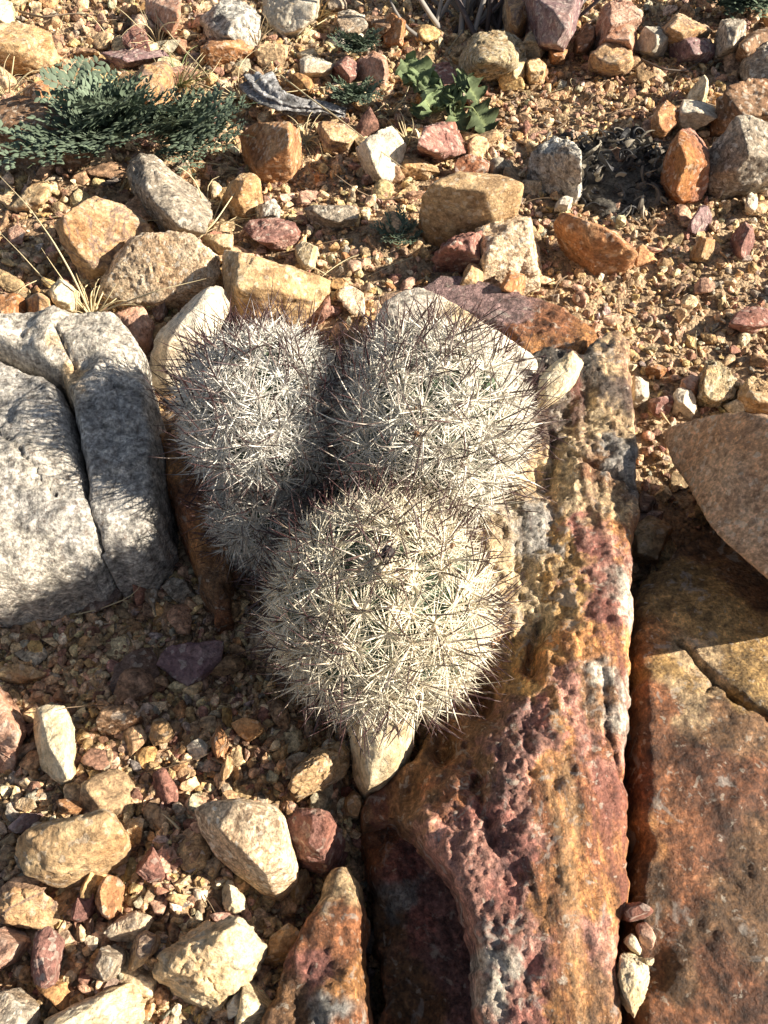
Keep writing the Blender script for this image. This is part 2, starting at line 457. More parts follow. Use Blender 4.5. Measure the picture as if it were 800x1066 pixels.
    area = .5 * np.sum(A[:, 0] * B[:, 1] - B[:, 0] * A[:, 1]); sgn = 1 if area > 0 else -1
    tan = np.roll(pts, -3, 0) - np.roll(pts, 3, 0); nrm = np.stack([tan[:, 1], -tan[:, 0]], 1) * sgn
    nrm /= np.linalg.norm(nrm, axis=1)[:, None] + 1e-9
    for r in range(1, rings + 1):
        u = r / rings
        off = .0015 * math.sin(u * 3) - depth * .08 * u
        zz_ = V[:n0, 2] - depth * u
        q3 = np.column_stack([pts, zz_])
        p2 = pts + nrm * (off + .0025 * fbm(q3, 70, 3, .6, 13 + seed) * min(1, u * 3))[:, None]
        Vs.append(np.column_stack([p2, zz_])); Cs.append(col[:n0] * (.9 + .25 * noise3(q3 * 90, 6))[:, None])
        cur = base + np.arange(n0) + (r - 1) * n0
        a, b, c2, d2 = prev, np.roll(prev, -1), np.roll(cur, -1), cur
        if sgn > 0: Ts += [np.stack([a, d2, c2], 1), np.stack([a, c2, b], 1)]
        else: Ts += [np.stack([a, c2, d2], 1), np.stack([a, b, c2], 1)]
        prev = cur
    V = np.concatenate(Vs); col = np.clip(np.concatenate(Cs), .01, .9); T = np.concatenate(Ts)
    al = np.concatenate([rough] + [rough[:n0]] * rings); col = np.column_stack([col, np.clip(al, 0, 1)])
    c0 = np.array([V[:, 0].mean(), V[:, 1].mean(), V[:n0, 2].mean() - depth * .5])
    me = mesh_np(name, V - c0, T, col, smooth=True, mat=M[mat])
    o = link(name, me, c0)
    tag(o, label, 'rock')
    MARKS.append((out.mean(0), short or label)); return o

K = dict(
 crm=(.54,.42,.26), och=(.44,.27,.11), org=(.42,.20,.075), rst=(.29,.12,.055), mar=(.30,.125,.10), pnk=(.44,.225,.175),
 wht=(.56,.50,.42), gry=(.33,.29,.26), rsd=(.22,.09,.045), drk=(.10,.075,.06), brn=(.22,.12,.06), pur=(.26,.17,.165), tan=(.50,.36,.21), blk=(.04,.035,.03), dmar=(.22,.115,.10), bst=(.30,.285,.265), bstl=(.40,.37,.325), gold=(.38,.24,.095))

# main slab, the vertical stone to the right of the cactus
c = K
slab('rock_slab', 'long upright slab of maroon, orange and cream banded stone running down beside the cactus',
 [(604,372),(622,352),(640,347),(654,358),(659,420),(663,470),(662,560),(657,620),(654,700),(652,760),(650,850),(652,900),(646,950),(643,1000),(644,1066),(646,1150),
  (505,1150),(500,1050),(494,985),(481,932),(458,896),(432,866,.02),(404,852,.012),(378,868,-.01),(372,862,-.02),(380,838,-.02),(430,800,-.018),(455,760,-.012),(480,725,-.01),(495,700,-.01),(480,600,-.01),(480,500,-.01),(520,420,-.005),(570,400,.0)],
 [(625,362,.040,c['blk'],.6),(645,365,.042,c['tan'],.5),(640,400,.044,c['drk'],.7),(600,400,.040,c['blk'],.5),(615,435,.042,c['crm'],1.2),(645,440,.045,c['tan'],1.1),
  (580,440,.034,c['drk'],.8),(600,480,.043,c['crm'],1.2),(640,485,.045,c['brn'],1.2),(650,470,.046,c['bst'],.7),(570,500,.034,c['tan'],1.0),(610,520,.044,c['crm'],.9),(645,525,.046,c['tan'],.7),
  (570,560,.035,c['bst'],1.0),(590,560,.042,c['och'],.7),(615,560,.045,c['mar'],.6),(640,570,.046,c['pnk'],.5),(655,560,.046,c['org'],.2),
  (550,600,.033,c['crm'],1.2),(575,620,.036,c['crm'],1.1),(595,610,.044,c['och'],.7),(620,610,.046,c['pnk'],.5),(645,620,.047,c['wht'],.4),
  (545,650,.028,c['tan'],1.2),(568,660,.040,c['och'],1.2),(590,660,.045,c['org'],.6),(612,660,.047,c['org'],.4),(635,650,.047,c['mar'],.5),(650,680,.047,c['org'],.2),
  (530,690,.018,c['brn'],.9),(552,700,.037,c['och'],1.3),(572,700,.044,c['org'],.7),(600,710,.047,c['pnk'],.6),(622,720,.048,c['brn'],.2),(640,720,.047,c['wht'],.4),
  (500,740,-.004,c['brn'],.6),(535,740,.037,c['dmar'],1.5),(560,745,.044,c['mar'],1.3),(580,750,.047,c['org'],.4),(602,770,.048,c['pnk'],.5),(625,780,.048,c['rst'],.2),(642,800,.047,c['pnk'],.3),
  (460,790,-.004,c['brn'],.5),(490,790,.024,c['brn'],.8),(515,790,.038,c['dmar'],1.5),(545,790,.044,c['pnk'],1.3),(572,800,.047,c['org'],.3),(600,820,.049,c['org'],.3),(632,830,.048,c['rst'],.2),
  (400,848,.000,c['brn'],.5),(430,830,.004,c['brn'],.7),(455,830,.026,c['rst'],.9),(480,830,.038,c['mar'],1.3),(510,835,.042,c['mar'],1.5),(540,840,.045,c['pnk'],1.2),(568,850,.047,c['rst'],.3),(600,870,.049,c['org'],.25),(628,880,.048,c['rst'],.2),(645,870,.047,c['org'],.2),
  (450,868,.036,c['pnk'],1.0),(475,870,.041,c['pnk'],1.3),(505,875,.044,c['dmar'],1.3),(535,880,.046,c['mar'],1.3),(562,890,.048,c['rst'],.3),(600,920,.050,c['org'],.2),(630,930,.048,c['org'],.2),
  (480,905,.043,c['pnk'],.9),(510,920,.045,c['mar'],1.2),(540,930,.045,c['pnk'],1.1),(565,940,.048,c['org'],.3),(590,960,.050,c['rst'],.2),(620,980,.049,c['pnk'],.2),
  (500,955,.045,c['pnk'],1.0),(525,970,.045,c['mar'],1.2),(550,985,.047,c['pnk'],.9),(575,1000,.050,c['rst'],.25),(605,1020,.050,c['org'],.2),(630,1040,.049,c['brn'],.2),
  (515,1010,.044,c['wht'],.9),(535,1035,.046,c['mar'],1.1),(512,1060,.045,c['pnk'],1.0),(555,1060,.048,c['mar'],.8),(590,1070,.050,c['org'],.2)],
 .036, .06, .0014, R=.006, mat='slabs', cracks=[([(596,472),(612,484),(630,492),(645,500),(662,506)], .0011, .008),([(566,640),(560,665),(556,690)], .003, .012),([(500,800),(505,840),(512,880)], .002, .006),
  ([(575,440),(580,470),(572,500)], .002, .006),([(628,700),(630,760),(645,820)], .0010, .002)], amp=.002, seed=1, chf=115, short='the long banded slab', jag=.0018, ani=.55, sw=.009)

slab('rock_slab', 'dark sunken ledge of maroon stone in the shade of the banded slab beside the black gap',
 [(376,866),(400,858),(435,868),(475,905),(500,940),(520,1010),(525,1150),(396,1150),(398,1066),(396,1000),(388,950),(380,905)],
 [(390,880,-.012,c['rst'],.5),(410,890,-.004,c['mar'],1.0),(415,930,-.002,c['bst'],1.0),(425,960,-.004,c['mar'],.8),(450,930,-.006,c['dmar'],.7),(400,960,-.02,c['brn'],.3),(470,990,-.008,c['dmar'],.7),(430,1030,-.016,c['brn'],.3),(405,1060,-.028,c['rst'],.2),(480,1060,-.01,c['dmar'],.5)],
 -.022, .05, .0018, R=.006, seed=2, short='the dark sunken ledge')

slab('rock_slab', 'broad rust brown slab with a diagonal crack along the right side below the peach rock',
 [(664,618),(680,600),(705,575),(800,520),(900,520),(960,700),(960,1150),(650,1150),(648,1060),(646,1000),(650,950),(655,905),(654,850),(655,760),(657,700),(659,640)],
 [(665,600,.020,c['gold'],0.15),(700,610,.026,c['gold'],0.18),(740,640,.030,c['gold'],0.18),(790,660,.030,c['gold'],0.18),(720,560,.016,c['brn'],0.15),(790,600,.024,c['brn'],0.15),(860,560,.02,c['brn'],0.15),
  (675,680,.030,c['org'],0.15),(700,700,.032,c['gold'],0.21),(735,690,.030,c['tan'],0.15),(780,720,.036,c['gold'],0.15),(715,730,.033,c['tan'],0.18),(690,750,.034,c['rst'],0.15),(745,745,.034,c['brn'],0.21),(790,770,.035,c['brn'],0.21),
  (670,790,.034,c['rst'],0.15),(700,800,.036,c['rst'],0.21),(740,800,.038,c['rsd'],0.24),(780,820,.038,c['rsd'],0.21),(670,860,.035,c['org'],0.15),(700,870,.037,c['rst'],0.21),(740,880,.039,c['rsd'],0.27),(785,900,.040,c['brn'],0.24),
  (680,930,.034,c['brn'],0.15),(710,940,.037,c['rst'],0.18),(750,950,.040,c['brn'],0.24),(790,970,.040,c['brn'],0.18),(670,1000,.030,c['rst'],0.12),(720,1010,.037,c['brn'],0.21),(770,1030,.040,c['rsd'],0.24),(690,1060,.036,c['rst'],0.18),(740,1070,.038,c['rst'],0.21),(850,800,.036,c['rst'],0.21),(850,1000,.036,c['rsd'],0.21),(652,1010,.024,c['brn'],0.06)],
 .018, .06, .0016, R=.007, cracks=[([(712,665),(728,684),(745,705),(757,722),(775,733),(803,752),(840,780)], .0016, .010),([(745,705),(738,722)], .001, .003)], amp=.0026, mott=.5, gain=.9, seed=3, chf=150, short='the broad rust slab')

# grey boulders at the left
slab('boulder', 'grey granite boulder with a smooth rounded top at the left edge, striped by spine shadows',
 [(-90,372,.02),(-20,372,.035),(14,384,.042),(48,396,.042),(66,410,.042),(78,436,.042),(86,474,.042),(95,520,.038),(106,556,.034),(104,578,.028),(88,598,.022),(50,612,.018),(0,626,.016),(-90,640,.01)],
 [(-60,420,.05,c['bst'],.4),(0,410,.048,c['bst'],.6),(40,430,.054,c['bst'],.4),(30,480,.058,c['bstl'],.4),(-20,520,.058,c['bst'],.4),(50,530,.054,c['bst'],.4),(40,580,.042,c['bstl'],.4),(0,600,.038,c['bstl'],.4),(80,560,.042,c['bst'],.4)],
 .03, .07, .0019, R=.008, mat='slabl', amp=.002, facet=.009, cracks=[([(-20,440),(20,470),(60,520)],.0009,.003)], seed=4, short='the smooth grey boulder', jag=.001, sw=.01)
slab('boulder', 'grey angular boulder whose shaded arm reaches down between the smooth boulder and the cactus',
 [(-90,346,.036),(0,342,.040),(60,337,.042),(128,341,.042),(144,358,.042),(154,388,.042),(164,430,.036),(171,478,.030),(175,545,.02),(171,575,.012),(150,598,.006),(118,600,.004),(110,580,.008),(102,540,.016),(94,500,.026),(88,470,.034),(80,436,.036),(66,402,.038),(40,388,.04),(0,376,.04),(-90,368,.04)],
 [(-40,352,.056,c['bstl'],.5),(30,358,.058,c['bstl'],.5),(90,352,.060,c['bstl'],.5),(110,380,.060,c['bst'],.4),(125,430,.056,c['bst'],.4),(120,470,.053,c['bst'],.4),(135,520,.046,c['bst'],.4),(140,565,.036,c['bst'],.4),(75,385,.050,c['tan'],.4),(145,380,.050,c['bstl'],.5)],
 .04, .07, .0019, R=.006, mat='slabl', amp=.002, facet=.008, cracks=[([(60,345),(75,372),(80,392)],.0009,.004),([(118,400),(128,440),(122,480)],.0007,.002)], seed=5, short='the angular grey boulder', jag=.0015, sw=.01)
# brown slab leaning against the cactus
slab('rock_slab', 'narrow brown stone blade wedged upright between the angular boulder and the cactus',
 [(171,482,.0),(180,460,.02),(198,452,.035),(218,470,.040),(229,520,.032),(238,580,.018),(242,645,-.01),(228,657,-.015),(212,625,-.015),(196,575,-.01),(180,530,-.005)],
 [(192,475,.036,c['org'],.3),(202,520,.034,c['rst'],.3),(214,560,.024,c['org'],.2),(222,610,.010,c['brn'],.3),(232,645,-.006,c['rst'],.3)],
 -.01, .04, .002, R=.007, seed=6, short='the brown stone blade', amp=.001)
# maroon to rust slab above the cactus and the white slab
slab('rock_slab', 'flat slab, purple maroon on the left and rust brown on the right, above the white slab',
 [(428,310),(455,291),(480,293),(510,301),(540,313),(580,326),(618,349),(622,360),(606,378),(590,392),(560,384),(520,352),(470,328)],
 [(450,305,.020,c['pur'],.2),(490,310,.022,c['pur'],.2),(530,330,.024,c['pur'],.25),(545,345,.024,c['rst'],.6),(570,340,.026,c['rst'],.6),(600,358,.028,c['org'],.5),(585,372,.02,c['rst'],.5),(560,362,.02,c['org'],.6)],
 .014, .03, .0022, R=.004, seed=7, short='the purple and rust slab')
slab('rock_slab', 'large white chalky slab standing just behind the right cactus head',
 [(395,325),(415,315),(432,312),(462,321),(500,343),(532,360),(556,374),(563,386),(558,405),(548,425),(500,440),(400,430),(380,360)],
 [(430,325,.050,c['wht'],.25),(470,340,.050,c['crm'],.25),(510,360,.048,c['wht'],.25),(545,380,.044,c['wht'],.35),(540,405,.036,c['crm'],.4),(470,400,.03,c['crm'],.3),(400,380,.03,c['crm'],.3),(552,408,.034,c['bst'],.4)],
 .034, .05, .002, R=.007, mat='slabl', seed=8, short='the white chalky slab', sw=.004)
# bottom rust rock
slab('rock_slab', 'rust red pointed rock beside the black gap at the bottom of the picture',
 [(328,940,.0),(345,905,.004),(362,900,.004),(373,925,.004),(384,962,.004),(383,1010,.004),(387,1066,.004),(392,1150),(250,1150,-.01),(272,1066,-.005),(292,1020,-.005),(312,975,-.004)],
 [(350,925,.016,c['tan'],.6),(345,960,.024,c['rst'],.6),(365,970,.022,c['rst'],.6),(335,1000,.026,c['mar'],.8),(360,1020,.026,c['org'],.6),(345,1050,.028,c['bst'],.7),(310,1050,.018,c['brn'],.6),(370,1070,.024,c['rst'],.6)],
 .0, .06, .0019, R=.007, facet=.006, seed=9, short='the rust red pointed rock', amp=.002)

# ------------------------------------------------------------------ single rocks: a faceted body from surveyed outline and ridge points
def rock(mat, short, extra, outline, h=None, crown=(), rough=.42, lvl=6, z0=None, name='rock', sharp=220, fac=15, bots=(.86, 0, 0), zs=None, smooth_=False):
    out = np.array([(p[0], p[1]) for p in outline], float); SIL.append(out)
    cx, cy = out.mean(0)
    base = at(cx, cy, 0.0)
    if z0 is None: z0 = g1(base[0], base[1])
    wpx = np.ptp(out[:, 0]); hpx = np.ptp(out[:, 1])
    dist = np.linalg.norm(base - np.array([0, 0, H]))
    size = min(wpx, hpx * 1.3) * dist / F
    if h is None: h = size * .5
    elif not len(crown): h *= .85
    ymin, ymax = out[:, 1].min(), out[:, 1].max()
    pts = []
    for p in outline:
        t = (ymax - p[1]) / (ymax - ymin)
        z = p[2] if len(p) > 2 else z0 + h * (.12 + .68 * t)
        pts.append(at(p[0], p[1], z))
    ring = np.array(pts)
    if len(crown): top = np.array([at(a, b, z0 + h * q) for a, b, q in crown])
    else:
        kk = min(len(out), 6); sel = rng.choice(len(out), kk, replace=False)
        s = rng.uniform(.55, .92, kk); tl = rng.normal(0, .22, 2); hw_ = max(wpx, hpx) / 2
        q = .95 + ((out[sel] - (cx, cy)) * s[:, None] / hw_) @ tl
        top = np.array([at(cx + (p[0] - cx) * a, cy + (p[1] - cy) * a + hpx * .05, z0 + h * b) for p, a, b in zip(out[sel], s, q)])
    c3 = ring.mean(0)
    bot = ring.copy(); bot[:, :2] = c3[:2] + (ring[:, :2] - c3[:2]) * bots[0] + np.array(bots[1:]); bot[:, 2] = z0 - h * .35
    P = np.concatenate([ring, top, bot])
    FOOT.append(ring[:, :2])
    bm = bmesh.new(); vs_ = [bm.verts.new(p) for p in P]
    bmesh.ops.convex_hull(bm, input=vs_); bm.normal_update()
    cen = np.array([c3[0], c3[1], z0 + h * .3]); N, D = [], []
    if bots[1]: cen = P.mean(0)
    for f_ in bm.faces:
        n = np.array(f_.normal[:]);
        if np.linalg.norm(n) < .5: continue
        d_ = n @ (np.array(f_.verts[0].co[:]) - cen)
        if d_ < 0: n, d_ = -n, -d_
        if d_ > 1e-5: N.append(n); D.append(d_)
    bm.free()
    N = np.array(N); D = np.array(D)
    V, T = ico(lvl)
    sc = np.maximum(np.ptp(P, axis=0), 1e-3) / 2
    if fac:       # fracture planes: each touches the body near a sampled point, its slope a little off
        U = rng.normal(size=(fac, 3)) * sc; U[:, 2] = np.abs(U[:, 2]) * rng.choice([1, 1, 1, -.6], fac); U /= np.linalg.norm(U, axis=1)[:, None]
        q = (U @ N.T) / D; kx = q.argmax(1); ru = 1 / q.max(1)
        n2 = N[kx] + rng.normal(0, .28, (fac, 3)); n2 /= np.linalg.norm(n2, axis=1)[:, None]
        d2 = (n2 * U).sum(1) * ru
        ok = d2 > .35 * sc.min(); N = np.concatenate([N * 1.0, n2[ok]]); D = np.concatenate([D * 1.04, d2[ok] * 1.05])
    dirs = V * sc; dirs /= np.linalg.norm(dirs, axis=1)[:, None]
    dirs = dirs + .03 * np.stack([noise3(dirs * 5, 41), noise3(dirs * 5, 42), noise3(dirs * 5, 43)], 1)
    q = (dirs @ N.T) / D                      # 1/r along each plane
    qm = np.maximum(q, 0)
    m = qm.max(1)
    r = 1 / (m * ((qm / m[:, None]) ** sharp).sum(1) ** (1 / sharp))
    p = dirs * r[:, None]
    sz = float(np.mean(sc[:2])); sd_ = int(rng.integers(1000))
    w = p + cen
    nrm = dirs
    a = rough
    ww = w + .12 * sz * np.stack([noise3(w * 3 / sz, 1), noise3(w * 3 / sz, 2), noise3(w * 3 / sz, 3)], 1)
    dsp = sz * (a * .07 * fbm(w, 1.5 / sz, 7, .6, sd_) + a * .16 * lumps(ww, 1.9 / sz, sd_) + a * .12 * lumps(ww, 5 / sz, sd_ + 1) + a * .10 * chunk(ww, 2.1 / sz, sd_ + 4) + a * .05 * ridge(w, 9 / sz, 4, sd_))
    p = p + nrm * dsp[:, None]
    me = mesh_np(name, p, T, smooth=True, mat=M[mat])
    o = link(name, me, cen)
    tag(o, (short + ' ' + extra).strip(), 'rock')
    MARKS.append(((cx, cy), 'the ' + short)); return o

exec_rocks = [
# --- upper left
('tan','big blocky tan rock','cut by the left edge near the top',[(-40,40),(0,22),(38,20),(50,22),(53,38),(47,47),(32,53),(15,65),(0,70),(-40,72)],.045,dict(crown=[(40,28,1),(-20,35,1),(35,40,.8),(10,45,.9)])),
('cream','cream rounded rock','peeking out at the top left corner',[(-20,-8),(10,0),(22,12),(24,20),(0,22),(-20,20)],.03,{}),
('pink','brown pink rock','at the top edge left of the lichened grey rock',[(152,-12),(190,-12),(188,15),(178,32),(165,25),(153,15)],.035,{}),
('lichen','white and black mottled rock','near the top edge',[(211,10),(220,3),(237,0),(260,8),(275,25),(273,38),(245,39),(225,35),(211,24)],.04,dict(rough=.5)),
('orange','long orange flat rock','lying below the black and white mottled one',[(208,50),(220,43),(250,41),(268,48),(284,63),(262,61),(230,62),(212,59)],.025,{}),
('white','large pale rock','cut by the top edge right of the mottled rock',[(266,-14),(332,-14),(326,8),(310,24),(292,20),(283,29),(274,14)],.04,{}),
('cream','small cream block','under the large pale rock at the top',[(310,26),(325,22),(335,31),(326,42),(312,39)],None,{}),
('white','white crusty rock','behind the small green herb near the top',[(338,44),(348,33),(370,30),(380,38),(376,46),(350,49)],None,dict(rough=.6)),
('grey','grey brown wrinkled rock','near the top edge right of the large pale one',[(345,15),(360,7),(378,14),(383,25),(374,33),(355,32)],None,dict(rough=.6)),
('brown','dark brown angular rock','just right of the wrinkled one at the top',[(380,18),(392,12),(408,18),(406,34),(388,36)],None,{}),
('white','pale grey double stone','with a thin right end above the driftwood',[(312,62),(325,57),(345,65),(353,72),(336,77),(314,76)],None,{}),
('cream','cream stone','touching the top of the pale double stone',[(309,56),(318,47),(330,50),(330,59),(318,61)],None,{}),
('orange','upright orange brown rock','with a black shaded left face beside the green fern',[(252,141,.014),(262,133,.022),(280,128),(293,114),(303,121),(312,142),(309,160),(305,176),(290,184),(268,176,.004),(255,164,.003)],.055,dict(crown=[(270,146,.95),(293,119,1.1),(300,150,.9),(269,172,.5)],rough=.3,fac=6)),
('tan','tan cube shaped rock','half in shade below the upright orange brown rock',[(233,206),(240,190),(255,177),(270,184),(272,200),(258,220),(243,223)],.035,dict(crown=[(250,188,1),(266,186,1),(250,205,.8)])),
('grey','grey jagged rock','at the lower edge of the green fern',[(134,180),(148,163),(168,166),(183,175),(190,192),(207,197),(222,219),(214,236),(190,233),(165,226),(148,208)],.05,dict(rough=.5)),
('tanor','large orange and grey rock','below the left part of the green fern',[(52,210),(60,200),(80,196),(116,184),(132,194),(153,203),(157,225),(130,247),(100,264),(80,278),(66,264),(55,240)],.065,dict(crown=[(75,205,.95),(118,190,1.1),(95,225,1),(140,215,.9),(70,240,.7)],rough=.3)),
('granite','broad tan speckled rock','between the large orange and grey one and the angular boulder',[(99,290),(113,263),(140,243),(175,234),(205,240),(222,262),(229,285),(215,300),(170,311),(130,309),(105,304)],.05,dict(crown=[(140,255,1),(195,250,1),(160,280,.95),(210,275,.9)])),
('tan','brown tan slab rock','behind the left cactus head',[(234,268),(246,249),(272,254),(300,270),(325,287),(343,291),(333,312),(300,335),(255,335),(232,305)],.05,dict(crown=[(250,262,1),(320,295,.9),(280,300,.9),(250,300,.9)])),
('white','white wedge shaped slab rock','leaning left of the cactus behind the angular boulder',[(152,378),(163,350),(185,325),(205,305),(230,297),(239,310),(232,345),(205,382),(170,402),(158,400)],.055,dict(crown=[(215,305,1),(230,325,1),(175,355,.95),(185,385,.6)])),
('pink','pink rough rock','touching the top of the angular boulder',[(108,336),(128,319),(148,315),(158,330),(155,348),(146,366),(128,352)],.03,{}),
('orange','orange stone','at the left edge above the angular boulder',[(-14,310),(15,305),(25,312),(23,330),(10,336),(-14,334)],.025,{}),
('tanor','ochre stone with an orange top','right of the orange one at the left edge',[(27,313),(40,304),(52,310),(53,328),(40,336),(30,329)],.025,{}),
('cream','cream angular stone','behind the pale dry grass tuft',[(51,301),(65,288),(80,298),(81,312),(68,320),(53,311)],.025,{}),
('brown','flat brown shaded rock','under the fern at the left edge',[(-30,112),(0,106),(30,103),(62,108),(82,128),(97,152),(60,172),(0,175),(-30,170)],.04,dict(crown=[(0,112,1),(55,114,1),(20,140,.85),(75,145,.8)])),
('orange','small orange rock','poking out above the shaded flat one',[(25,93),(38,83),(58,91),(63,104),(45,109),(28,106)],.03,{}),
('tanor','large flat tan rock','with an orange stripe behind the fern',[(122,92),(134,75),(150,69),(172,62),(180,72),(173,95),(152,112),(135,108)],.04,{}),
('purple','flat mauve rock','in the gravel above the fern',[(107,56),(115,47),(140,50),(165,51),(176,59),(160,68),(135,66),(112,63)],.02,dict(rough=.6)),
('maroon','dark red angular stone','above the flat mauve rock',[(127,39),(138,28),(150,31),(156,45),(145,53),(132,49)],.03,{}),
('tan','flat oval tan stone','in the shade of the fern at the left',[(6,211),(20,195),(45,189),(54,195),(48,206),(25,216),(10,217)],.018,{}),
('pink','pink angular stone','below the flat oval tan one',[(9,240),(18,231),(28,239),(26,253),(12,254)],None,{}),
('tanor','cream and orange rock','right of the upright orange brown rock',[(329,134),(342,118),(356,124),(373,141),(360,148),(345,151),(332,146)],.03,{}),
('white','big pale rough rock','with a tan base in the middle of the upper gravel',[(371,147),(385,134),(402,129),(425,137),(429,155),(415,171),(398,177),(378,163)],.045,dict(rough=.5)),
('pink','flat peach stone','above the dry grass behind the fern',[(172,71),(195,65),(210,74),(197,83),(175,81)],.02,{}),
('maroon','reddish broken stone','left of the upright orange brown rock top',[(192,108),(215,101),(229,108),(222,123),(200,123)],.02,{}),
('maroon','flat dark maroon stone','with a shaded side right of the driftwood',[(345,72),(362,58),(375,65),(373,78),(355,80)],.025,{}),
('pink','blocky mauve pink rock','right of the flat dark maroon stone',[(373,62),(388,54),(403,60),(404,78),(386,84),(374,77)],.03,{}),
('purple','flat brownish mauve stone','lying right of the driftwood end',[(343,90),(365,84),(381,91),(373,99),(350,99)],.015,{}),
('maroon','long red brown flat rock','above the tan slab behind the cactus',[(252,241),(262,231),(285,228),(305,232),(311,242),(300,253),(270,256),(256,251)],.02,dict(rough=.6)),
('grey','smooth grey flat stone','in the gravel above the cactus',[(314,223),(325,212),(350,213),(372,215),(377,226),(355,233),(325,231)],.018,{}),
('lichen','small white and dark speckled stone','in the gravel above the cactus',[(264,215),(278,204),(293,212),(291,223),(270,227)],.02,dict(rough=.6)),
('cream','yellow cream stone','left of the long red brown flat rock',[(212,246),(230,236),(243,241),(241,256),(225,261)],.022,{}),
('cream','bright cream blocky stone','in the gravel right of the long red brown rock',[(308,256),(320,248),(332,257),(332,271),(318,276),(309,267)],.02,{}),
('tan','tan chip','beside the broad speckled rock',[(206,252),(216,254),(238,265),(235,274),(220,268)],.015,{}),
('dark','thin dark stone','above the white wedge shaped slab',[(158,318),(164,307),(172,314),(170,330),(161,332)],.02,{}),
# --- upper right
('conc','round knobbly tan stone','with a pitted surface below the dry twig bush',[(474,60),(481,40),(492,29),(508,24),(524,24),(540,33),(548,48),(540,64),(520,71),(492,71),(480,68)],.06,dict(sharp=7,rough=.5,fac=0)),
('purple','large purple grey rock','cut by the top edge right of the twig bush',[(545,-14),(606,-14),(607,14),(600,28),(589,36),(570,22),(553,10)],.06,{}),
('tanor','orange cream rock','behind the twig bush at the top edge',[(518,-12),(548,-12),(557,12),(542,28),(528,20)],.04,{}),
('cream','pale fan shaped stone','right of the round knobbly stone',[(544,46),(556,26),(566,25),(569,44),(561,54),(548,51)],.03,{}),
('orange','small orange block','right of the pale fan shaped stone',[(572,52),(578,44),(592,46),(591,58),(578,60)],.022,{}),
('cream','cream lump','below the right end of the round knobbly stone',[(525,72),(535,60),(548,61),(551,75),(538,81),(527,80)],.025,{}),
('tan','tan knobbly stone','right of the cream lump',[(547,63),(557,57),(570,64),(567,78),(553,81)],.025,dict(rough=.6)),
('pink','pink and tan crusty rock','near the top edge right of the purple grey rock',[(619,28),(628,4),(650,0),(669,12),(668,23),(650,28),(635,36)],.04,dict(rough=.6)),
('pink','rounded pinkish white rock','below the pink and tan crusty one',[(624,44),(638,26),(654,23),(663,36),(661,50),(642,49)],.035,{}),
('brown','dark orange brown rock','left of the rounded pinkish white one',[(599,40),(611,26),(619,28),(619,42),(605,48)],.03,{}),
('tanor','brown rock with a cream front','under the rounded pinkish white one',[(614,56),(630,43),(655,48),(663,61),(646,71),(626,63)],.03,dict(rough=.5)),
('white','grey white veined rock','beside the rounded pinkish white one',[(662,45),(672,28),(690,30),(701,38),(690,47),(672,51)],.03,{}),
('tanor','ochre ridge rock','near the top right with a dark hollow below it',[(687,28),(705,16),(730,19),(740,31),(730,40),(708,36)],.035,dict(rough=.5)),
('purple','mauve rough rock','under the ochre ridge rock',[(700,42),(720,38),(743,42),(746,52),(728,58),(708,56)],.025,dict(rough=.6)),
('grey','speckled grey rock','right of the ochre ridge rock',[(745,40),(752,22),(768,17),(782,22),(779,35),(766,45),(750,52)],.04,{}),
('brown','brown grey rock','at the right edge below the dark shrub',[(768,46),(785,32),(815,28),(815,52),(780,56)],.035,{}),
('grey','grey ridged rock','at the right edge below the brown grey one',[(775,56),(790,45),(818,45),(818,82),(790,83),(776,73)],.04,{}),
('cream','yellow cream pointed rock','in the gravel above the grey white oblong',[(716,99),(724,85),(733,79),(739,88),(737,101),(726,106)],.03,{}),
('white','grey and white oblong rock','right of the orange tan diamond rock',[(700,105),(715,104),(735,107),(752,118),(748,126),(730,128),(710,121)],.028,{}),
('orange','orange tan diamond rock','left of the grey and white oblong',[(677,125),(685,111),(697,103),(707,117),(707,128),(692,137)],.028,{}),
('grey','large grey block','at the right edge near the top',[(738,142),(742,126),(755,120),(790,126),(820,140),(820,182),(796,190),(770,181),(753,166)],.06,dict(crown=[(752,124,.9),(800,134,1),(756,150,.7),(798,165,.85)])),
('brown','dark brown jagged rock','behind the large grey block at the right edge',[(748,104),(765,88),(790,85),(820,90),(820,126),(780,121),(755,115)],.05,dict(rough=.6)),
('pinkor','rounded rock, pink above and rust below','left of the large grey block',[(693,166),(700,148),(712,133),(732,137),(743,155),(745,178),(735,192),(715,196),(703,182)],.045,{}),
('cream','small yellowish block','between the pink and rust rock and the large grey block',[(740,156),(750,149),(761,158),(756,169),(747,171)],.022,{}),
('grey','flat grey stone','under the small yellowish block',[(735,205),(745,185),(755,175),(769,182),(756,196),(742,209)],.015,{}),
('tan','big tan block','with a shaded left face and a sunlit yellow right face',[(436,236,.002),(439,205,.044),(455,188,.052),(478,178,.055),(520,182,.056),(546,191,.055),(540,211),(519,229),(494,243,.004),(462,238,.002)],.058,dict(crown=[(450,192,.98),(478,180,1),(543,191,1),(507,200,1.02)],rough=.2,fac=0)),
('granite','large flat tan speckled rock','in front of the big tan block',[(496,240),(512,228),(550,224),(569,229),(571,245),(567,280),(557,314),(532,302),(510,300),(500,288)],.04,dict(crown=[(510,238,1),(560,234,1),(553,295,.8),(515,290,.85)])),
('maroon','crumbly maroon rock','leaning on the large flat tan speckled rock',[(454,270),(462,255),(480,244),(496,236),(513,244),(511,260),(495,271),(480,284),(463,281)],.042,dict(rough=.9)),
('tan','tan triangular stone','between the crumbly maroon rock and the purple slab',[(476,298),(490,271),(506,280),(509,296),(495,303)],.03,{}),
('orange','small orange patch stone','at the base of the large flat tan speckled rock',[(520,300),(531,282),(546,286),(548,300),(535,307)],.036,{}),
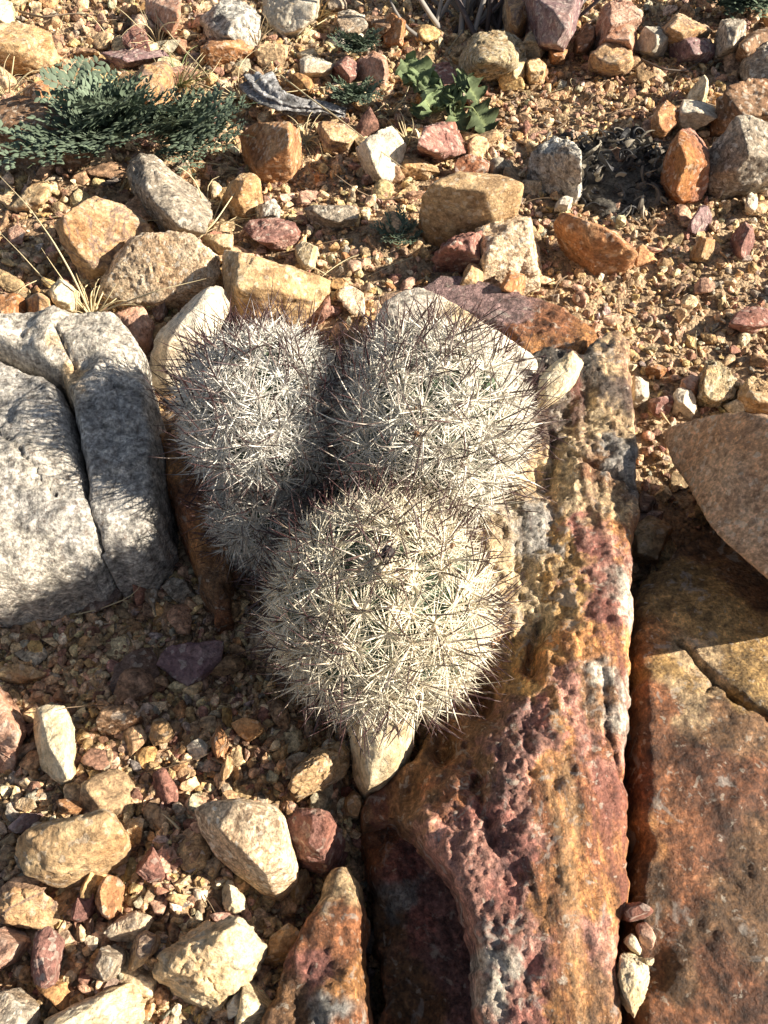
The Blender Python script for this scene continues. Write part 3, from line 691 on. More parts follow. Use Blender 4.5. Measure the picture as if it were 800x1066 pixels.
('orange','bright orange ridged rock','right of the large flat tan speckled one',[(577,234),(589,218),(602,214),(630,235),(650,251),(662,262),(658,273),(640,281),(615,275),(590,262),(578,250)],.042,dict(crown=[(600,218,1),(655,264,.9),(598,235,.8),(630,262,.7)],rough=.45)),
('cream','cream angular stone','resting on the top of the banded slab',[(559,427,.044),(562,393,.05),(580,375,.058),(597,364,.062),(608,378,.055),(601,394,.046),(580,413,.044)],.02,dict(z0=.044,fac=0,rough=.3)),
('white','white lump','touching the right side of the banded slab top',[(655,401),(660,388),(675,392),(680,405),(666,416),(655,413)],.025,{}),
('conc','crumbly tan clod','in the gravel right of the banded slab',[(729,396),(735,378),(748,374),(761,387),(770,402),(766,413),(745,413),(733,404)],.035,dict(rough=.9)),
('white','small white yellow stone','left of the crumbly tan clod',[(700,416),(705,404),(717,402),(726,420),(722,431),(708,426)],.022,{}),
('maroon','maroon pink stone','above the top left corner of the peach rock',[(676,419),(685,407),(700,407),(701,420),(690,429)],.02,{}),
('orange','flat orange brown chip','in the gravel above the maroon pink stone',[(672,384),(682,375),(696,384),(689,391)],.012,{}),
('pink','square pinkish stone','left of the crumbly tan clod and above the peach rock',[(710,396),(718,391),(728,393),(728,409),(714,406)],.02,{}),
('tan','shaded tan round stone','at the bottom of the pit left of the peach rock',[(660,548),(672,536),(690,537),(701,550),(699,568),(685,584),(670,586),(660,572)],.028,{}),
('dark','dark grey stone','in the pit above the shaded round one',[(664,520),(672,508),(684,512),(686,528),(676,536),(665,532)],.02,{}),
('lichen','pale grey lichened rock','left of the burnt cactus remains',[(555,168),(566,148),(590,139),(606,150),(611,175),(601,195),(580,196),(562,185)],.045,dict(rough=.8)),
('white','white chip','below the pale grey lichened rock',[(577,215),(585,202),(597,206),(592,218)],.018,{}),
('purple','mauve grey block','in the gravel below the pink and rust rock',[(718,229),(728,215),(740,213),(741,232),(728,237)],.025,{}),
('white','thin white stone','in the gravel at the right below the large grey block',[(774,206),(780,199),(789,206),(789,221),(779,219)],.018,{}),
('tan','tan orange lump','in the gravel beside a small shadow at the right',[(721,259),(730,246),(744,250),(743,263),(728,265)],.022,{}),
('maroon','upright reddish grey stone','in the gravel right of the tan orange lump',[(765,240),(775,229),(784,239),(786,262),(772,265),(766,252)],.022,{}),
('maroon','flat maroon rock','in the gravel at the right edge above the peach rock',[(758,336),(775,318),(800,321),(812,338),(785,343)],.018,{}),
('tan','rough tan lump','at the right edge above the peach rock',[(769,410),(775,397),(786,394),(793,405),(812,409),(812,424),(780,424)],.028,dict(rough=.8)),
('maroon','pink red rock','left of the big tan block',[(429,147),(446,125),(460,118),(473,130),(484,158),(462,164),(440,157)],.035,dict(rough=.6)),
('rust','dark rust stone','behind the top of the big tan block',[(472,173),(480,161),(497,159),(509,168),(508,179),(490,182)],.028,{}),
('tan','flat tan stone','behind the left end of the big tan block',[(409,173),(420,165),(445,165),(463,172),(455,181),(425,182)],.018,{}),
('orange','orange rock','left of the twig bush near the top',[(396,20),(404,13),(422,22),(421,34),(402,37)],.03,{}),
('maroon','rosy rough stone','right of the curled leafy plant',[(445,78),(454,62),(465,61),(472,72),(481,84),(465,91),(450,89)],.025,dict(rough=.7)),
# --- lower left
('cream','upright cream speckled stone','standing alone left of the pebbles',[(30,743),(50,736),(67,737),(74,755),(73,775),(81,812),(60,819),(45,801),(35,771)],.024,dict(crown=[(38,746,1),(62,741,1),(66,770,1),(70,808,.9),(52,800,.9),(45,765,.9)],rough=.25,fac=6)),
('tan','tan rock split by a dark crack','at the lower left',[(13,886),(15,876),(32,862),(67,857),(85,855),(107,844),(117,849),(129,881),(127,890),(100,910),(82,922),(60,933),(37,927),(24,917)],.036,dict(crown=[(30,868,.95),(108,848,1),(24,911,.6),(60,903,.85),(105,877,.95),(125,866,.85),(60,865,1)],rough=.35,fac=6)),
('granite','cream granite rock with a shaded left side','beside the maroon stone',[(202,842),(215,834),(250,831),(285,838),(296,850),(301,875),(310,900),(309,918),(290,936),(275,931),(250,912),(225,890),(210,868)],.048,dict(crown=[(204,842,.75),(229,864,.9),(259,892,.9),(278,911,.8),(284,930,.3),(250,836,1),(290,850,1),(300,900,.8)],rough=.22,fac=0)),
('maroon','maroon red stone','touching the right side of the cream granite rock',[(297,856),(310,843),(335,839),(350,850),(358,875),(367,892),(355,905),(335,909),(315,900),(303,880)],.04,dict(rough=.5)),
('cream','cream yellow stone','directly under the lowest cactus head',[(361,745),(370,733),(430,733),(430,775),(421,800),(400,823),(379,833),(370,811),(365,781)],.05,dict(z0=-.018,crown=[(372,740,1),(428,738,1),(385,815,.8),(410,800,.85),(395,770,1)],rough=.3,fac=0)),
('tan','crumbly ochre stone','left of the cream yellow one under the cactus',[(303,816),(310,794),(335,777),(352,768),(363,780),(359,800),(341,812),(335,826),(318,839),(303,833)],.036,dict(rough=.9)),
('tan','small rough tan crumb','between the maroon red stone and the cream yellow one',[(358,838),(364,822),(374,822),(379,835),(373,850),(362,851)],.016,dict(rough=.7)),
('cream','big cream and pink rock','with rough hollows near the bottom',[(165,1012),(172,992),(182,982),(205,958),(232,948),(256,966),(270,985),(263,1010),(241,1035),(215,1052),(195,1057),(176,1038)],.04,dict(rough=.8,lvl=6,crown=[(190,985,.9),(232,954,.95),(255,985,1),(225,1000,1.05),(205,1035,.8),(180,1015,.6)])),
('cream','large cream flat rock','cut by the bottom edge at the left',[(48,1062),(75,1036),(95,1018),(130,1020),(148,1036),(152,1110),(40,1110)],.028,dict(lvl=6)),
('tan','tan flat stone','leaning on the left flank of the rust red rock',[(272,999),(280,978),(300,962),(314,971),(309,990),(290,1004),(278,1011)],.024,{}),
('white','smooth white chip','at the bottom edge right of the big cream and pink rock',[(235,1046),(245,1030),(256,1028),(258,1045),(248,1063),(237,1061)],.018,dict(rough=.15)),
('orange','brown orange oval stone','under the split tan rock',[(99,936),(103,915),(115,907),(127,919),(127,945),(112,955),(102,949)],.022,dict(rough=.6)),
('maroon','narrow pink stone','left of the brown orange oval one',[(74,957),(80,928),(93,915),(96,930),(94,950),(84,959)],.018,{}),
('maroon','pink red pyramid stone','between the split tan rock and the cream granite rock',[(135,906),(145,886),(155,877),(166,894),(174,909),(158,921),(145,916)],.022,{}),
('white','flat cream white stone','below the brown orange oval one',[(102,968),(120,956),(140,949),(156,953),(153,970),(130,981),(112,976)],.02,{}),
('tanor','tan boot shaped stone','left of the big cream and pink rock',[(129,1006),(134,981),(150,969),(163,973),(156,995),(140,1013)],.022,{}),
('grey','brown grey wedge stone','with a pale streak above the large cream flat rock',[(94,1016),(105,985),(115,976),(128,990),(121,1012),(108,1021)],.024,{}),
('maroon','dull red blocky stone','above the large cream flat rock at the left',[(31,991),(37,972),(50,965),(62,979),(76,1000),(71,1016),(45,1031),(33,1023)],.028,{}),
('tanor','cream and orange broken rock','under the split tan rock at the left edge',[(-14,937),(12,924),(35,928),(52,934),(70,934),(74,950),(55,961),(30,967),(0,963)],.026,dict(rough=.6)),
('pink','pink tan rock','at the left edge near the bottom',[(-14,962),(12,961),(24,975),(12,1000),(-14,1012)],.026,{}),
('grey','grey pink rock','in the bottom left corner',[(-20,1022),(8,1018),(29,1032),(30,1110),(-20,1110)],.03,{}),
('pink','large rusty pink rock','at the left edge beside the upright cream speckled stone',[(-30,694),(0,704),(18,718),(20,742),(26,775),(31,790),(22,814),(0,814),(-30,816)],.034,dict(rough=.5)),
('tan','flat tan stone','half shaded at the left edge below the smooth boulder',[(-14,690),(20,690),(47,699),(36,713),(0,709),(-14,708)],.014,{}),
('purple','purple grey stone','in deep shade left of the lowest cactus head',[(164,692),(174,672),(200,667),(231,667),(229,690),(205,706),(190,721),(169,716)],.02,{}),
('grey','thin grey chip','in deep shade below the angular boulder',[(146,601),(160,598),(171,624),(163,643),(152,631)],.012,{}),
('grey','bluish grey stone','in deep shade beside the brown stone blade',[(167,613),(178,598),(200,602),(204,620),(190,631),(172,623)],.014,{}),
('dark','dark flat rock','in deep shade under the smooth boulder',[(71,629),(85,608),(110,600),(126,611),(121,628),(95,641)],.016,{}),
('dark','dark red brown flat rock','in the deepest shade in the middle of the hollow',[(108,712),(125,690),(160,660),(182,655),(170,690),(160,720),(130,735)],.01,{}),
('brown','brown ridged stone','at the edge of the shade above the pebbles',[(97,757),(105,738),(125,732),(150,738),(146,752),(118,760),(104,763)],.018,dict(rough=.6)),
('tan','olive tan knob','at the edge of the shade above the pebbles',[(155,766),(160,750),(172,745),(179,760),(171,779),(160,776)],.018,{}),
('white','white yellow nugget','among the pebbles below the shade',[(194,776),(205,768),(217,772),(217,785),(206,791),(197,786)],.014,{}),
('tan','sunlit tan angular stone','below the purple grey stone',[(241,753),(255,742),(269,748),(275,758),(262,771),(245,767)],.018,{}),
('orange','small upright orange stone','left of the sunlit tan angular one',[(220,768),(228,756),(236,765),(237,783),(222,788)],.018,{}),
('tan','tall tan splinter','above the cream granite rock',[(229,805),(236,785),(247,778),(247,795),(240,812),(230,815)],.016,{}),
('orange','brown orange flat stone','touching the top of the split tan rock',[(58,836),(74,825),(98,828),(101,845),(80,851),(61,849)],.016,{}),
('purple','dark maroon long stone','left above the split tan rock',[(5,861),(15,846),(35,838),(49,845),(42,860),(20,868)],.016,{}),
('tanor','ochre lump','left below the upright cream speckled stone',[(14,841),(20,828),(34,830),(38,838),(25,846)],.014,{}),
('tan','olive tan rough stone','right of the split tan rock',[(119,851),(135,847),(152,855),(151,870),(138,886),(127,879)],.018,dict(rough=.6)),
('white','round white pebble like stone','right of the foot of the upright cream speckled stone',[(80,818),(88,811),(98,812),(102,820),(94,828),(84,827)],.012,dict(rough=.15,fac=0,sharp=9)),
('cream','crumbly cream stone','below the cream granite rock',[(220,925),(235,915),(255,925),(262,940),(245,950),(228,945)],.016,dict(rough=.7)),
('tan','knobbly tan stone','between the cream granite and the rust red rock',[(297,925),(305,908),(320,905),(324,922),(314,942),(300,945)],.02,dict(rough=.8)),
# --- stack of little stones on the right slab
('maroon','rough maroon pebble','topmost of the little stones lying on the rust slab',[(647,945,.044),(655,934,.05),(675,934,.05),(685,945,.046),(681,958,.04),(665,963,.038),(652,958,.038)],.016,dict(z0=.036,lvl=4)),
('pink','pink white pebble','under the rough maroon one on the rust slab',[(665,961),(676,960),(683,975),(679,989),(668,983)],.012,dict(z0=.036,lvl=4)),
('cream','small yellow pebble','left of the pink white one on the rust slab',[(650,978),(658,971),(669,985),(667,994),(656,987)],.010,dict(z0=.036,lvl=4)),
('cream','long cream yellow pointed stone','lowest of the little stones on the rust slab',[(643,1012),(648,992),(660,985),(674,998),(676,1015),(670,1036),(660,1057),(650,1041),(643,1023)],.014,dict(z0=.036,rough=.6)),
('cream','round cream bead stone','touching the right of the long cream pointed one',[(672,993),(681,997),(681,1005),(673,1004)],.008,dict(z0=.040,lvl=4)),
]
for (mt, sh, ex, ol, h_, kw) in exec_rocks: rock(mt, sh, ex, ol, h_, **kw)

# peach rock, tilted and overhanging
o = rock('peach', 'big peach rock', 'with a flat shaded face at the right edge',
 [(688,448,.024),(700,445,.035),(740,433,.058),(781,427,.078),(805,440,.084),(930,470,.09),(960,640,.09),(870,662,.075),(803,606,.060),(792,582,.058),(770,568,.056),(750,560,.054),(735,540,.050),(718,510,.042),(700,480,.032)],
 .08, crown=[(870,500,1.25),(930,560,1.25)], z0=-.005, rough=.16, fac=0, bots=(.45, .06, .02))

# ------------------------------------------------------------------ cactus
root = bpy.data.objects.new('cactus', None); SC.collection.objects.link(root)
tag(root, 'clump of three round cactus heads covered in dense white spines with dark tips', 'cactus')
MARKS.append(((300, 700), 'the spiny cactus'))
SIL.append(np.array([(185,400),(210,320),(330,310),(480,330),(560,400),(560,480),(520,640),(500,700),(440,770),(360,770),(280,700),(230,600),(210,500)]))
k = NT('cactus_skin'); vec, _ = k.coords()
cc = k.ramp(k.noise(vec, 130, 5, .6), [(.35, (.05, .085, .05)), (.65, (.13, .18, .11))])
k.l(cc, k.b.inputs['Base Color']); k.b.inputs['Roughness'].default_value = .6; M['skin'] = k.m
M['spine'] = attr_mat('spine', .38, .5)
M['wool'] = plain_mat('areole_wool', (.62, .54, .40), .95, .3, 900)

def spines(base, dirn, bend, L, r0, cols, seg=4, sides=3):
    n = len(base); t = np.linspace(0, 1, seg + 1)[:-1]
    a = np.cross(dirn, rng.normal(size=(n, 3))); a /= np.linalg.norm(a, axis=1)[:, None]
    b = np.cross(dirn, a)
    V, C = [], []
    for ti in t:
        c_ = base + dirn * (L * ti)[:, None] + bend * (L * ti * ti)[:, None]
        rr = r0 * (1 - .75 * ti)
        for s in range(sides):
            an = 2 * math.pi * s / sides
            V.append(c_ + (a * math.cos(an) + b * math.sin(an)) * rr[:, None])
            C.append(cols(ti))
    V.append(base + dirn * L[:, None] + bend * L[:, None]); C.append(cols(1.0))
    V = np.stack(V, 1); C = np.stack(C, 1); m = V.shape[1]
    T = []
    for i in range(seg - 1):
        for s in range(sides):
            p, q = i * sides + s, i * sides + (s + 1) % sides
            T += [(p, q, q + sides), (p, q + sides, p + sides)]
    for s in range(sides): T.append(((seg - 1) * sides + s, (seg - 1) * sides + (s + 1) % sides, m - 1))
    T = np.array(T)[None] + (np.arange(n) * m)[:, None, None]
    return V.reshape(-1, 3), T.reshape(-1, 3), C.reshape(-1, 3)

def cactus_head(cen, axis, ra, rl, n_ar, Lr, Lc, tint, taper=.2, dkb=0):
    """cen: centre, axis: towards the crown, ra: radius across, rl: half length"""
    axis = np.array(axis, float); axis /= np.linalg.norm(axis)
    u = np.cross(axis, (0, 1, .3)); u /= np.linalg.norm(u); w = np.cross(axis, u)
    Bm = np.stack([u, w, axis], 1)
    V, T = ico(6)
    i = np.arange(n_ar); ph = i * 2.399963
    zc = np.clip(1 - 1.72 * (i + .6) / n_ar + rng.normal(0, .02, n_ar), -.95, .995); ph = ph + rng.normal(0, .09, n_ar); sr = np.sqrt(1 - zc ** 2)
    sr = np.where(zc < 0, 1 - taper * zc ** 2, sr)
    loc = np.stack([sr * np.cos(ph), sr * np.sin(ph), zc], 1)
    sc_ = lambda L_: L_ * np.stack([np.full(len(L_), ra), np.full(len(L_), ra), np.where(L_[:, 2] < 0, rl, ra * 1.02)], 1)
    def col_(U):
        h_ = np.hypot(U[:, 0], U[:, 1]) + 1e-9; t_ = np.where(U[:, 2] < 0, (1 - taper * U[:, 2] ** 2) * np.clip((1 + U[:, 2]) * 6, 0, 1), h_)
        return np.stack([U[:, 0] / h_ * t_, U[:, 1] / h_ * t_, U[:, 2]], 1)
    # tubercles
    VB = sc_(col_(V)); PB = sc_(loc)
    dm = np.concatenate([np.sqrt(((q[:, None] - PB[None]) ** 2).sum(2)).min(1) for q in np.array_split(VB, 10)]); sp = ra * math.sqrt(4 * math.pi * .86 / n_ar) * .7
    r = .86 + .15 * np.clip(1 - (dm / sp) ** 2, 0, 1)
    body = (VB * np.stack([r, r, np.where(VB[:, 2] > 0, r, 1)], 1)) @ Bm.T
    ob = link('cactus_head', mesh_np('cactus_head', body, T, smooth=True, mat=M['skin']), cen, root)
    pos = PB @ Bm.T
    nr = np.stack([loc[:, 0], loc[:, 1], np.where(zc < 0, zc * .25, zc)], 1) @ Bm.T; nr /= np.linalg.norm(nr, axis=1)[:, None]
    up = axis - nr * (nr @ axis)[:, None]; up /= np.linalg.norm(up, axis=1)[:, None] + 1e-6
    sd_ = np.cross(nr, up)
    # radial spines
    Bs, Ds, Cv, Ls, tone = [], [], [], [], []
    for j in range(n_ar):
        nsp = rng.integers(30, 40); off = rng.uniform(0, 6.28)
        for s in range(nsp):
            a = off + 2 * math.pi * s / nsp + rng.normal(0, .12)
            lift = rng.normal(.38, .22)
            t = up[j] * math.cos(a) + sd_[j] * math.sin(a)
            dd = t * math.cos(lift) + nr[j] * math.sin(lift)
            Bs.append(pos[j] + t * .0006 + nr[j] * .0004); Ds.append(dd)
            Cv.append(nr[j] * rng.normal(-.06, .12) + t * rng.normal(0, .05))
            Ls.append(Lr * rng.uniform(.7, 1.12) * (1.0 if zc[j] < .93 else .7)); tone.append(rng.uniform(.72, 1.12))
        for s in range(16):      # a lower layer that lies against the skin
            a = rng.uniform(0, 6.28); lift = rng.uniform(.05, .35); t = up[j] * math.cos(a) + sd_[j] * math.sin(a)
            Bs.append(pos[j] + nr[j] * .0003); Ds.append(t * math.cos(lift) + nr[j] * math.sin(lift)); Cv.append(nr[j] * -.05)
            Ls.append(Lr * rng.uniform(.45, .8)); tone.append(rng.uniform(.8, 1.1))
    Bs, Ds, Cv, Ls, tone = map(np.array, (Bs, Ds, Cv, Ls, tone))
    tn = tone[:, None] * np.array(tint)[None]
    brown = rng.random(len(Bs)) < .10
    def cr(t):
        c = tn * (1.0 - .04 * t)
        e = np.array([.30, .20, .13])
        k_ = max(0, (t - .8) / .2) * .6
        c = c * (1 - k_) + e * k_ * .8
        c[brown] = c[brown] * (1 - .7 * t) + np.array([.20, .10, .07]) * .7 * t
        return c
    Vv, Tt, Cc = spines(Bs, Ds, Cv, Ls, np.where(rng.random(len(Bs)) < .3, .00042, .00030), cr, seg=3)
    so = link('radial_spines', mesh_np('radial_spines', Vv, Tt, Cc, smooth=True, mat=M['spine']), (0, 0, 0), ob); so['kind'] = 'stuff'
    # central spines, pale at the foot and dark at the tip
    Bs, Ds, Cv, Ls, dk = [], [], [], [], []
    for j in range(n_ar):
        for s in range(rng.integers(4, 7)):
            a = rng.normal(0, 1.5)
            lift = rng.uniform(.45, 1.25)
            t = up[j] * math.cos(a) + sd_[j] * math.sin(a)
            dd = t * math.cos(lift) + nr[j] * math.sin(lift)
            Bs.append(pos[j]); Ds.append(dd); Cv.append(up[j] * rng.normal(.12, .18) + t * rng.normal(.05, .12)); Ls.append(Lc * rng.uniform(.65, 1.15)); dk.append(dkb + (rng.uniform(-.35, .7) if (nr[j][1] > -.2 or rng.random() < .5) else rng.uniform(.2, 1.1)))
    Bs, Ds, Cv, Ls, dk = map(np.array, (Bs, Ds, Cv, Ls, dk))
    def cc_(t):
        a = np.clip((t - .15 - .45 * dk) / .25, 0, 1)[:, None]
        pale = np.array(tint) * .82; dark = np.array([.05, .022, .024])
        mid = np.array([.25, .13, .09])
        m1 = pale * (1 - a) + mid * a; return m1 * (1 - a) + dark * a
    Vv, Tt, Cc = spines(Bs, Ds, Cv, Ls, rng.uniform(.00046, .00068, len(Bs)), cc_, seg=5)
    so = link('central_spines', mesh_np('central_spines', Vv, Tt, Cc, smooth=True, mat=M['spine']), (0, 0, 0), ob); so['kind'] = 'stuff'
    # grit and chaff caught between the needles
    g_ = rng.integers(0, n_ar, 26); P = (ico(2)[0][None] * rng.uniform(.0005, .0014, (26, 1, 1)) * (1 + .3 * rng.normal(size=(26, 42, 1)))) + (pos[g_] + nr[g_] * rng.uniform(.002, .006, (26, 1)) + sd_[g_] * .003)[:, None]
    so = link('grit', mesh_np('grit', P.reshape(-1, 3), (ico(2)[1][None] + (np.arange(26) * 42)[:, None, None]).reshape(-1, 3), mat=M['brown']), (0, 0, 0), ob); so['kind'] = 'stuff'
    # areole wool
    v1, t1 = ico(2); n1 = len(v1)
    P = (v1[None] * rng.uniform(.0010, .0015, (n_ar, 1, 1)) * (1 + .3 * rng.normal(size=(n_ar, n1, 1)))) + pos[:, None]
    Tn = t1[None] + (np.arange(n_ar) * n1)[:, None, None]
    so = link('areole_wool', mesh_np('areole_wool', P.reshape(-1, 3), Tn.reshape(-1, 3), mat=M['wool']), (0, 0, 0), ob); so['kind'] = 'stuff'
    return ob
cactus_head(at(278, 430, .070), (-.15, -.04, 1), .0405, .085, 185, .0175, .0275, (.95, .92, .84), dkb=0)
cactus_head(at(444, 444, .072), (.08, -.04, 1), .0475, .090, 210, .0180, .0285, (.95, .90, .78), dkb=0)
h3 = cactus_head(at(396, 632, .054), (.03, -.16, 1), .0485, .066, 205, .0180, .0255, (.95, .87, .69), .62, 0)
cactus_head(at(276, 530, .030), (-.12, -.10, 1), .026, .048, 100, .016, .022, (.80, .76, .68))
# dried flower on the crown of the lowest head
P, T = ico(3); P = P * np.array([.0028, .0028, .0034]) * (1 + .35 * fbm(P, 2.5, 3, .6, 5))[:, None]
fp = at(404, 576, .1105); oc = h3.location
fl = link('dried_flower', mesh_np('dried_flower', P, T, mat=plain_mat('dried_flower', (.05, .04, .04), .9)), Vector(fp) - oc, h3)
P, T = ico(2)
Pw = np.concatenate([P * .0016 * (1 + .3 * rng.normal(size=(len(P), 1))) + np.array([rng.normal(0, .0022), -.004 + rng.normal(0, .0016), -.0008]) for _ in range(7)])
Tw = np.concatenate([T + i * len(P) for i in range(7)])
link('flower_wool', mesh_np('flower_wool', Pw, Tw, mat=M['wool']), Vector(fp) - oc, h3)

# ------------------------------------------------------------------ plants
def blades(curves, r0, sides=4, flat=1.0, cols=None):
    """tapered tubes along polylines; returns V, T, C"""
    Vs, Ts, Cs, off = [], [], [], 0
    for k_, cpts in enumerate(curves):
        cpts = np.asarray(cpts, float); n = len(cpts)
        tg = np.gradient(cpts, axis=0); tg /= np.linalg.norm(tg, axis=1)[:, None] + 1e-9
        ref = np.array([.3, .9, .2]) if abs(tg[0] @ np.array([.3, .9, .2])) < .8 else np.array([1, 0, 0])
        a = np.cross(tg, ref); a /= np.linalg.norm(a, axis=1)[:, None] + 1e-9; b = np.cross(tg, a)
        rr = (r0[k_] if np.ndim(r0) else r0) * (1 - .85 * np.linspace(0, 1, n) ** 1.6)
        for s in range(sides):
            an = 2 * math.pi * s / sides
            Vs.append(cpts + (a * math.cos(an) + b * math.sin(an) * flat) * rr[:, None])
        for s in range(sides):
            p = off + s * n + np.arange(n - 1); q = off + ((s + 1) % sides) * n + np.arange(n - 1)
            Ts += [np.stack([p, q, q + 1], 1), np.stack([p, q + 1, p + 1], 1)]
        col = cols[k_] if cols is not None else (.5, .4, .25)
        Cs.append(np.tile(np.array(col)[None], (n * sides, 1)) * (.8 + .35 * np.tile(np.linspace(0, 1, n), sides))[:, None])
        off += n * sides
    return np.concatenate(Vs), np.concatenate(Ts), np.concatenate(Cs)
M['straw'] = attr_mat('dry_straw', .6, .3)
M['leafy'] = attr_mat('green_leaf', .8, .12)
STRAW = (.62, .52, .32)
def arc(p0, d, L, droop, n=8, wob=.0):
    d = np.array(d, float); d /= np.linalg.norm(d); t = np.linspace(0, 1, n)
    w = rng.normal(size=3) * wob
    return np.array(p0) + d * (L * t)[:, None] + np.array([0, 0, -1]) * (droop * L * t * t)[:, None] + w * (L * np.sin(t * math.pi))[:, None]
def tuft(name, label, px, py, n, L, r=.00085, col=STRAW, spread=.9, cat='grass tuft', droop=.5, up=.8, green=0.0):
    L *= 1.2; p0 = at(px, py, 0); z = g1(p0[0], p0[1]); p0 = at(px, py, z + .001)
    cs, rs, cl = [], [], []
    for i in range(n):
        a = rng.uniform(0, 6.28); s = rng.uniform(.2, 1) * spread
        st = p0 + np.array([math.cos(a), math.sin(a), 0]) * rng.uniform(0, .06) * L
        cs.append(arc(st, (math.cos(a) * s, math.sin(a) * s, up * rng.uniform(.5, 1)), L * rng.uniform(.45, 1.1), droop * rng.uniform(.3, 1.4), 8, .06) - p0)
        rs.append(r * rng.uniform(.6, 1.2))
        g = rng.random() < green
        cl.append(np.array((.16, .20, .08) if g else col) * rng.uniform(.65, 1.15))
    V, T, C = blades(cs, rs, 3, .5, cl)
    o = link(name, mesh_np(name, V, T, C, smooth=True, mat=M['straw']), p0)
    tag(o, label, cat, 'tufts of dry grass'); return o
tuft('grass_tuft', 'pale curling dry grass tuft rooted against the top of the angular boulder', 96, 330, 34, .05, .0008, up=.9)
tuft('grass_tuft', 'dry grass tuft at the left edge beside the big blocky tan rock', 8, 102, 26, .055)
tuft('grass_tuft', 'thin straw tuft in front of the brown pink rock at the top', 166, 50, 20, .06)
tuft('grass_tuft', 'half green bushy grass tuft in front of the flat tan rock with an orange stripe', 186, 92, 60, .045, green=.5, spread=1.1)
tuft('grass_tuft', 'wide straw coloured tuft above the reddish broken stone', 250, 102, 40, .05, spread=1.3, up=.6)
tuft('grass_tuft', 'short straw tuft right of the upright orange brown rock', 318, 150, 36, .035, up=.6, spread=1.2)
tuft('grass_tuft', 'sparse straw tuft with one upright stem at the foot of the upright orange rock', 253, 178, 18, .05, spread=1.5, up=.5)
tuft('grass_tuft', 'forked straw tuft beside the right end of the grey jagged rock', 220, 235, 14, .06, spread=1.0)
tuft('grass_tuft', 'small dry tuft beside the big pale rough rock', 425, 150, 16, .045)
tuft('grass_tuft', 'short brown dry tuft at the top edge right of the large pale rock', 330, 22, 36, .05, col=(.42, .30, .15))
tuft('grass_tuft', 'small green grass sprout above the left end of the angular boulder', 20, 336, 18, .03, green=1.0)
tuft('grass_tuft', 'tiny green sprout between the pink rough rock and the white wedge', 178, 322, 10, .02, green=1.0)
tuft('grass_tuft', 'thin brown grass wisps in front of the mottled black and white rock', 268, 48, 16, .045, col=(.40, .30, .18))
tuft('grass_tuft', 'tiny straw wisp beside the crumbly maroon rock', 407, 120, 10, .03)

def stem(name, label, pts, r, col, cat='straw', z=None):
    q = []
    for p in pts:
        w = at(p[0], p[1], 0); zz = g1(w[0], w[1]) + p[2]; q.append(at(p[0], p[1], zz))
    q = np.array(q); t = np.linspace(0, 1, 24); tt = np.linspace(0, 1, len(q))
    c_ = np.stack([np.interp(t, tt, q[:, k_]) for k_ in range(3)], 1)
    for _ in range(2): c_[1:-1] = (c_[:-2] + c_[1:-1] * 2 + c_[2:]) / 4
    p0 = c_[0].copy()
    V, T, C = blades([c_ - p0], [r], 5, .8, [col])
    o = link(name, mesh_np(name, V, T, C, smooth=True, mat=M['straw']), p0); tag(o, label, cat); return o
stem('straw', 'long thin straw rising from the pale curling tuft toward the left edge', [(96,330,.003),(75,285,.03),(55,250,.045),(30,215,.055),(-5,178,.06)], .0009, STRAW)
stem('straw', 'second thin straw lying across the gravel at the left edge above the boulder', [(92,325,.003),(50,295,.02),(20,262,.03),(-10,232,.035)], .0007, STRAW)
stem('straw', 'pale straw lying along the top of the broad tan speckled rock', [(98,328,.004),(130,315,.03),(165,302,.045),(215,290,.05)], .0008, STRAW)
stem('straw', 'long pale straw lying diagonally from the driftwood down to the big pale rough rock', [(292,78,.008),(320,100,.016),(355,125,.03),(400,160,.035),(425,178,.03)], .0009, STRAW)
stem('straw', 'pale straw lying level from the fern across to the curled leafy plant', [(168,101,.008),(230,102,.012),(300,96,.014),(400,82,.012)], .0008, STRAW)
stem('straw', 'straw running down from the flat mauve rock to the wide tuft', [(155,5,.02),(180,40,.02),(210,70,.015),(228,95,.01)], .0007, STRAW)
stem('straw', 'straw forked over the grey jagged rock above the white wedge', [(205,250,.01),(225,230,.02),(245,200,.025),(262,180,.03)], .0008, STRAW)
stem('twig', 'small grey twig lying above the gap between the two upper cactus heads', [(352,313,.004),(370,311,.006),(385,312,.005)], .0013, (.34,.31,.28), 'twig')
stem('twig', 'thin dark twig lying in the gravel right of the smooth grey flat stone', [(300,217,.006),(315,211,.012),(330,212,.008)], .0008, (.14,.08,.06), 'twig')
stem('twig', 'brown twig lying on the gravel at the top left', [(20,12,.008),(45,18,.01),(75,14,.01),(110,16,.008)], .0014, (.20,.15,.11), 'twig')
stem('twig', 'curved dark twig in front of the mauve rough rock', [(668,62,.008),(690,72,.012),(715,74,.01),(740,56,.01)], .0012, (.14,.11,.09), 'twig')
stem('twig', 'broken pale twig above the peach rock', [(683,424,.004),(690,432,.01),(698,442,.008)], .0018, (.52,.38,.22), 'twig')
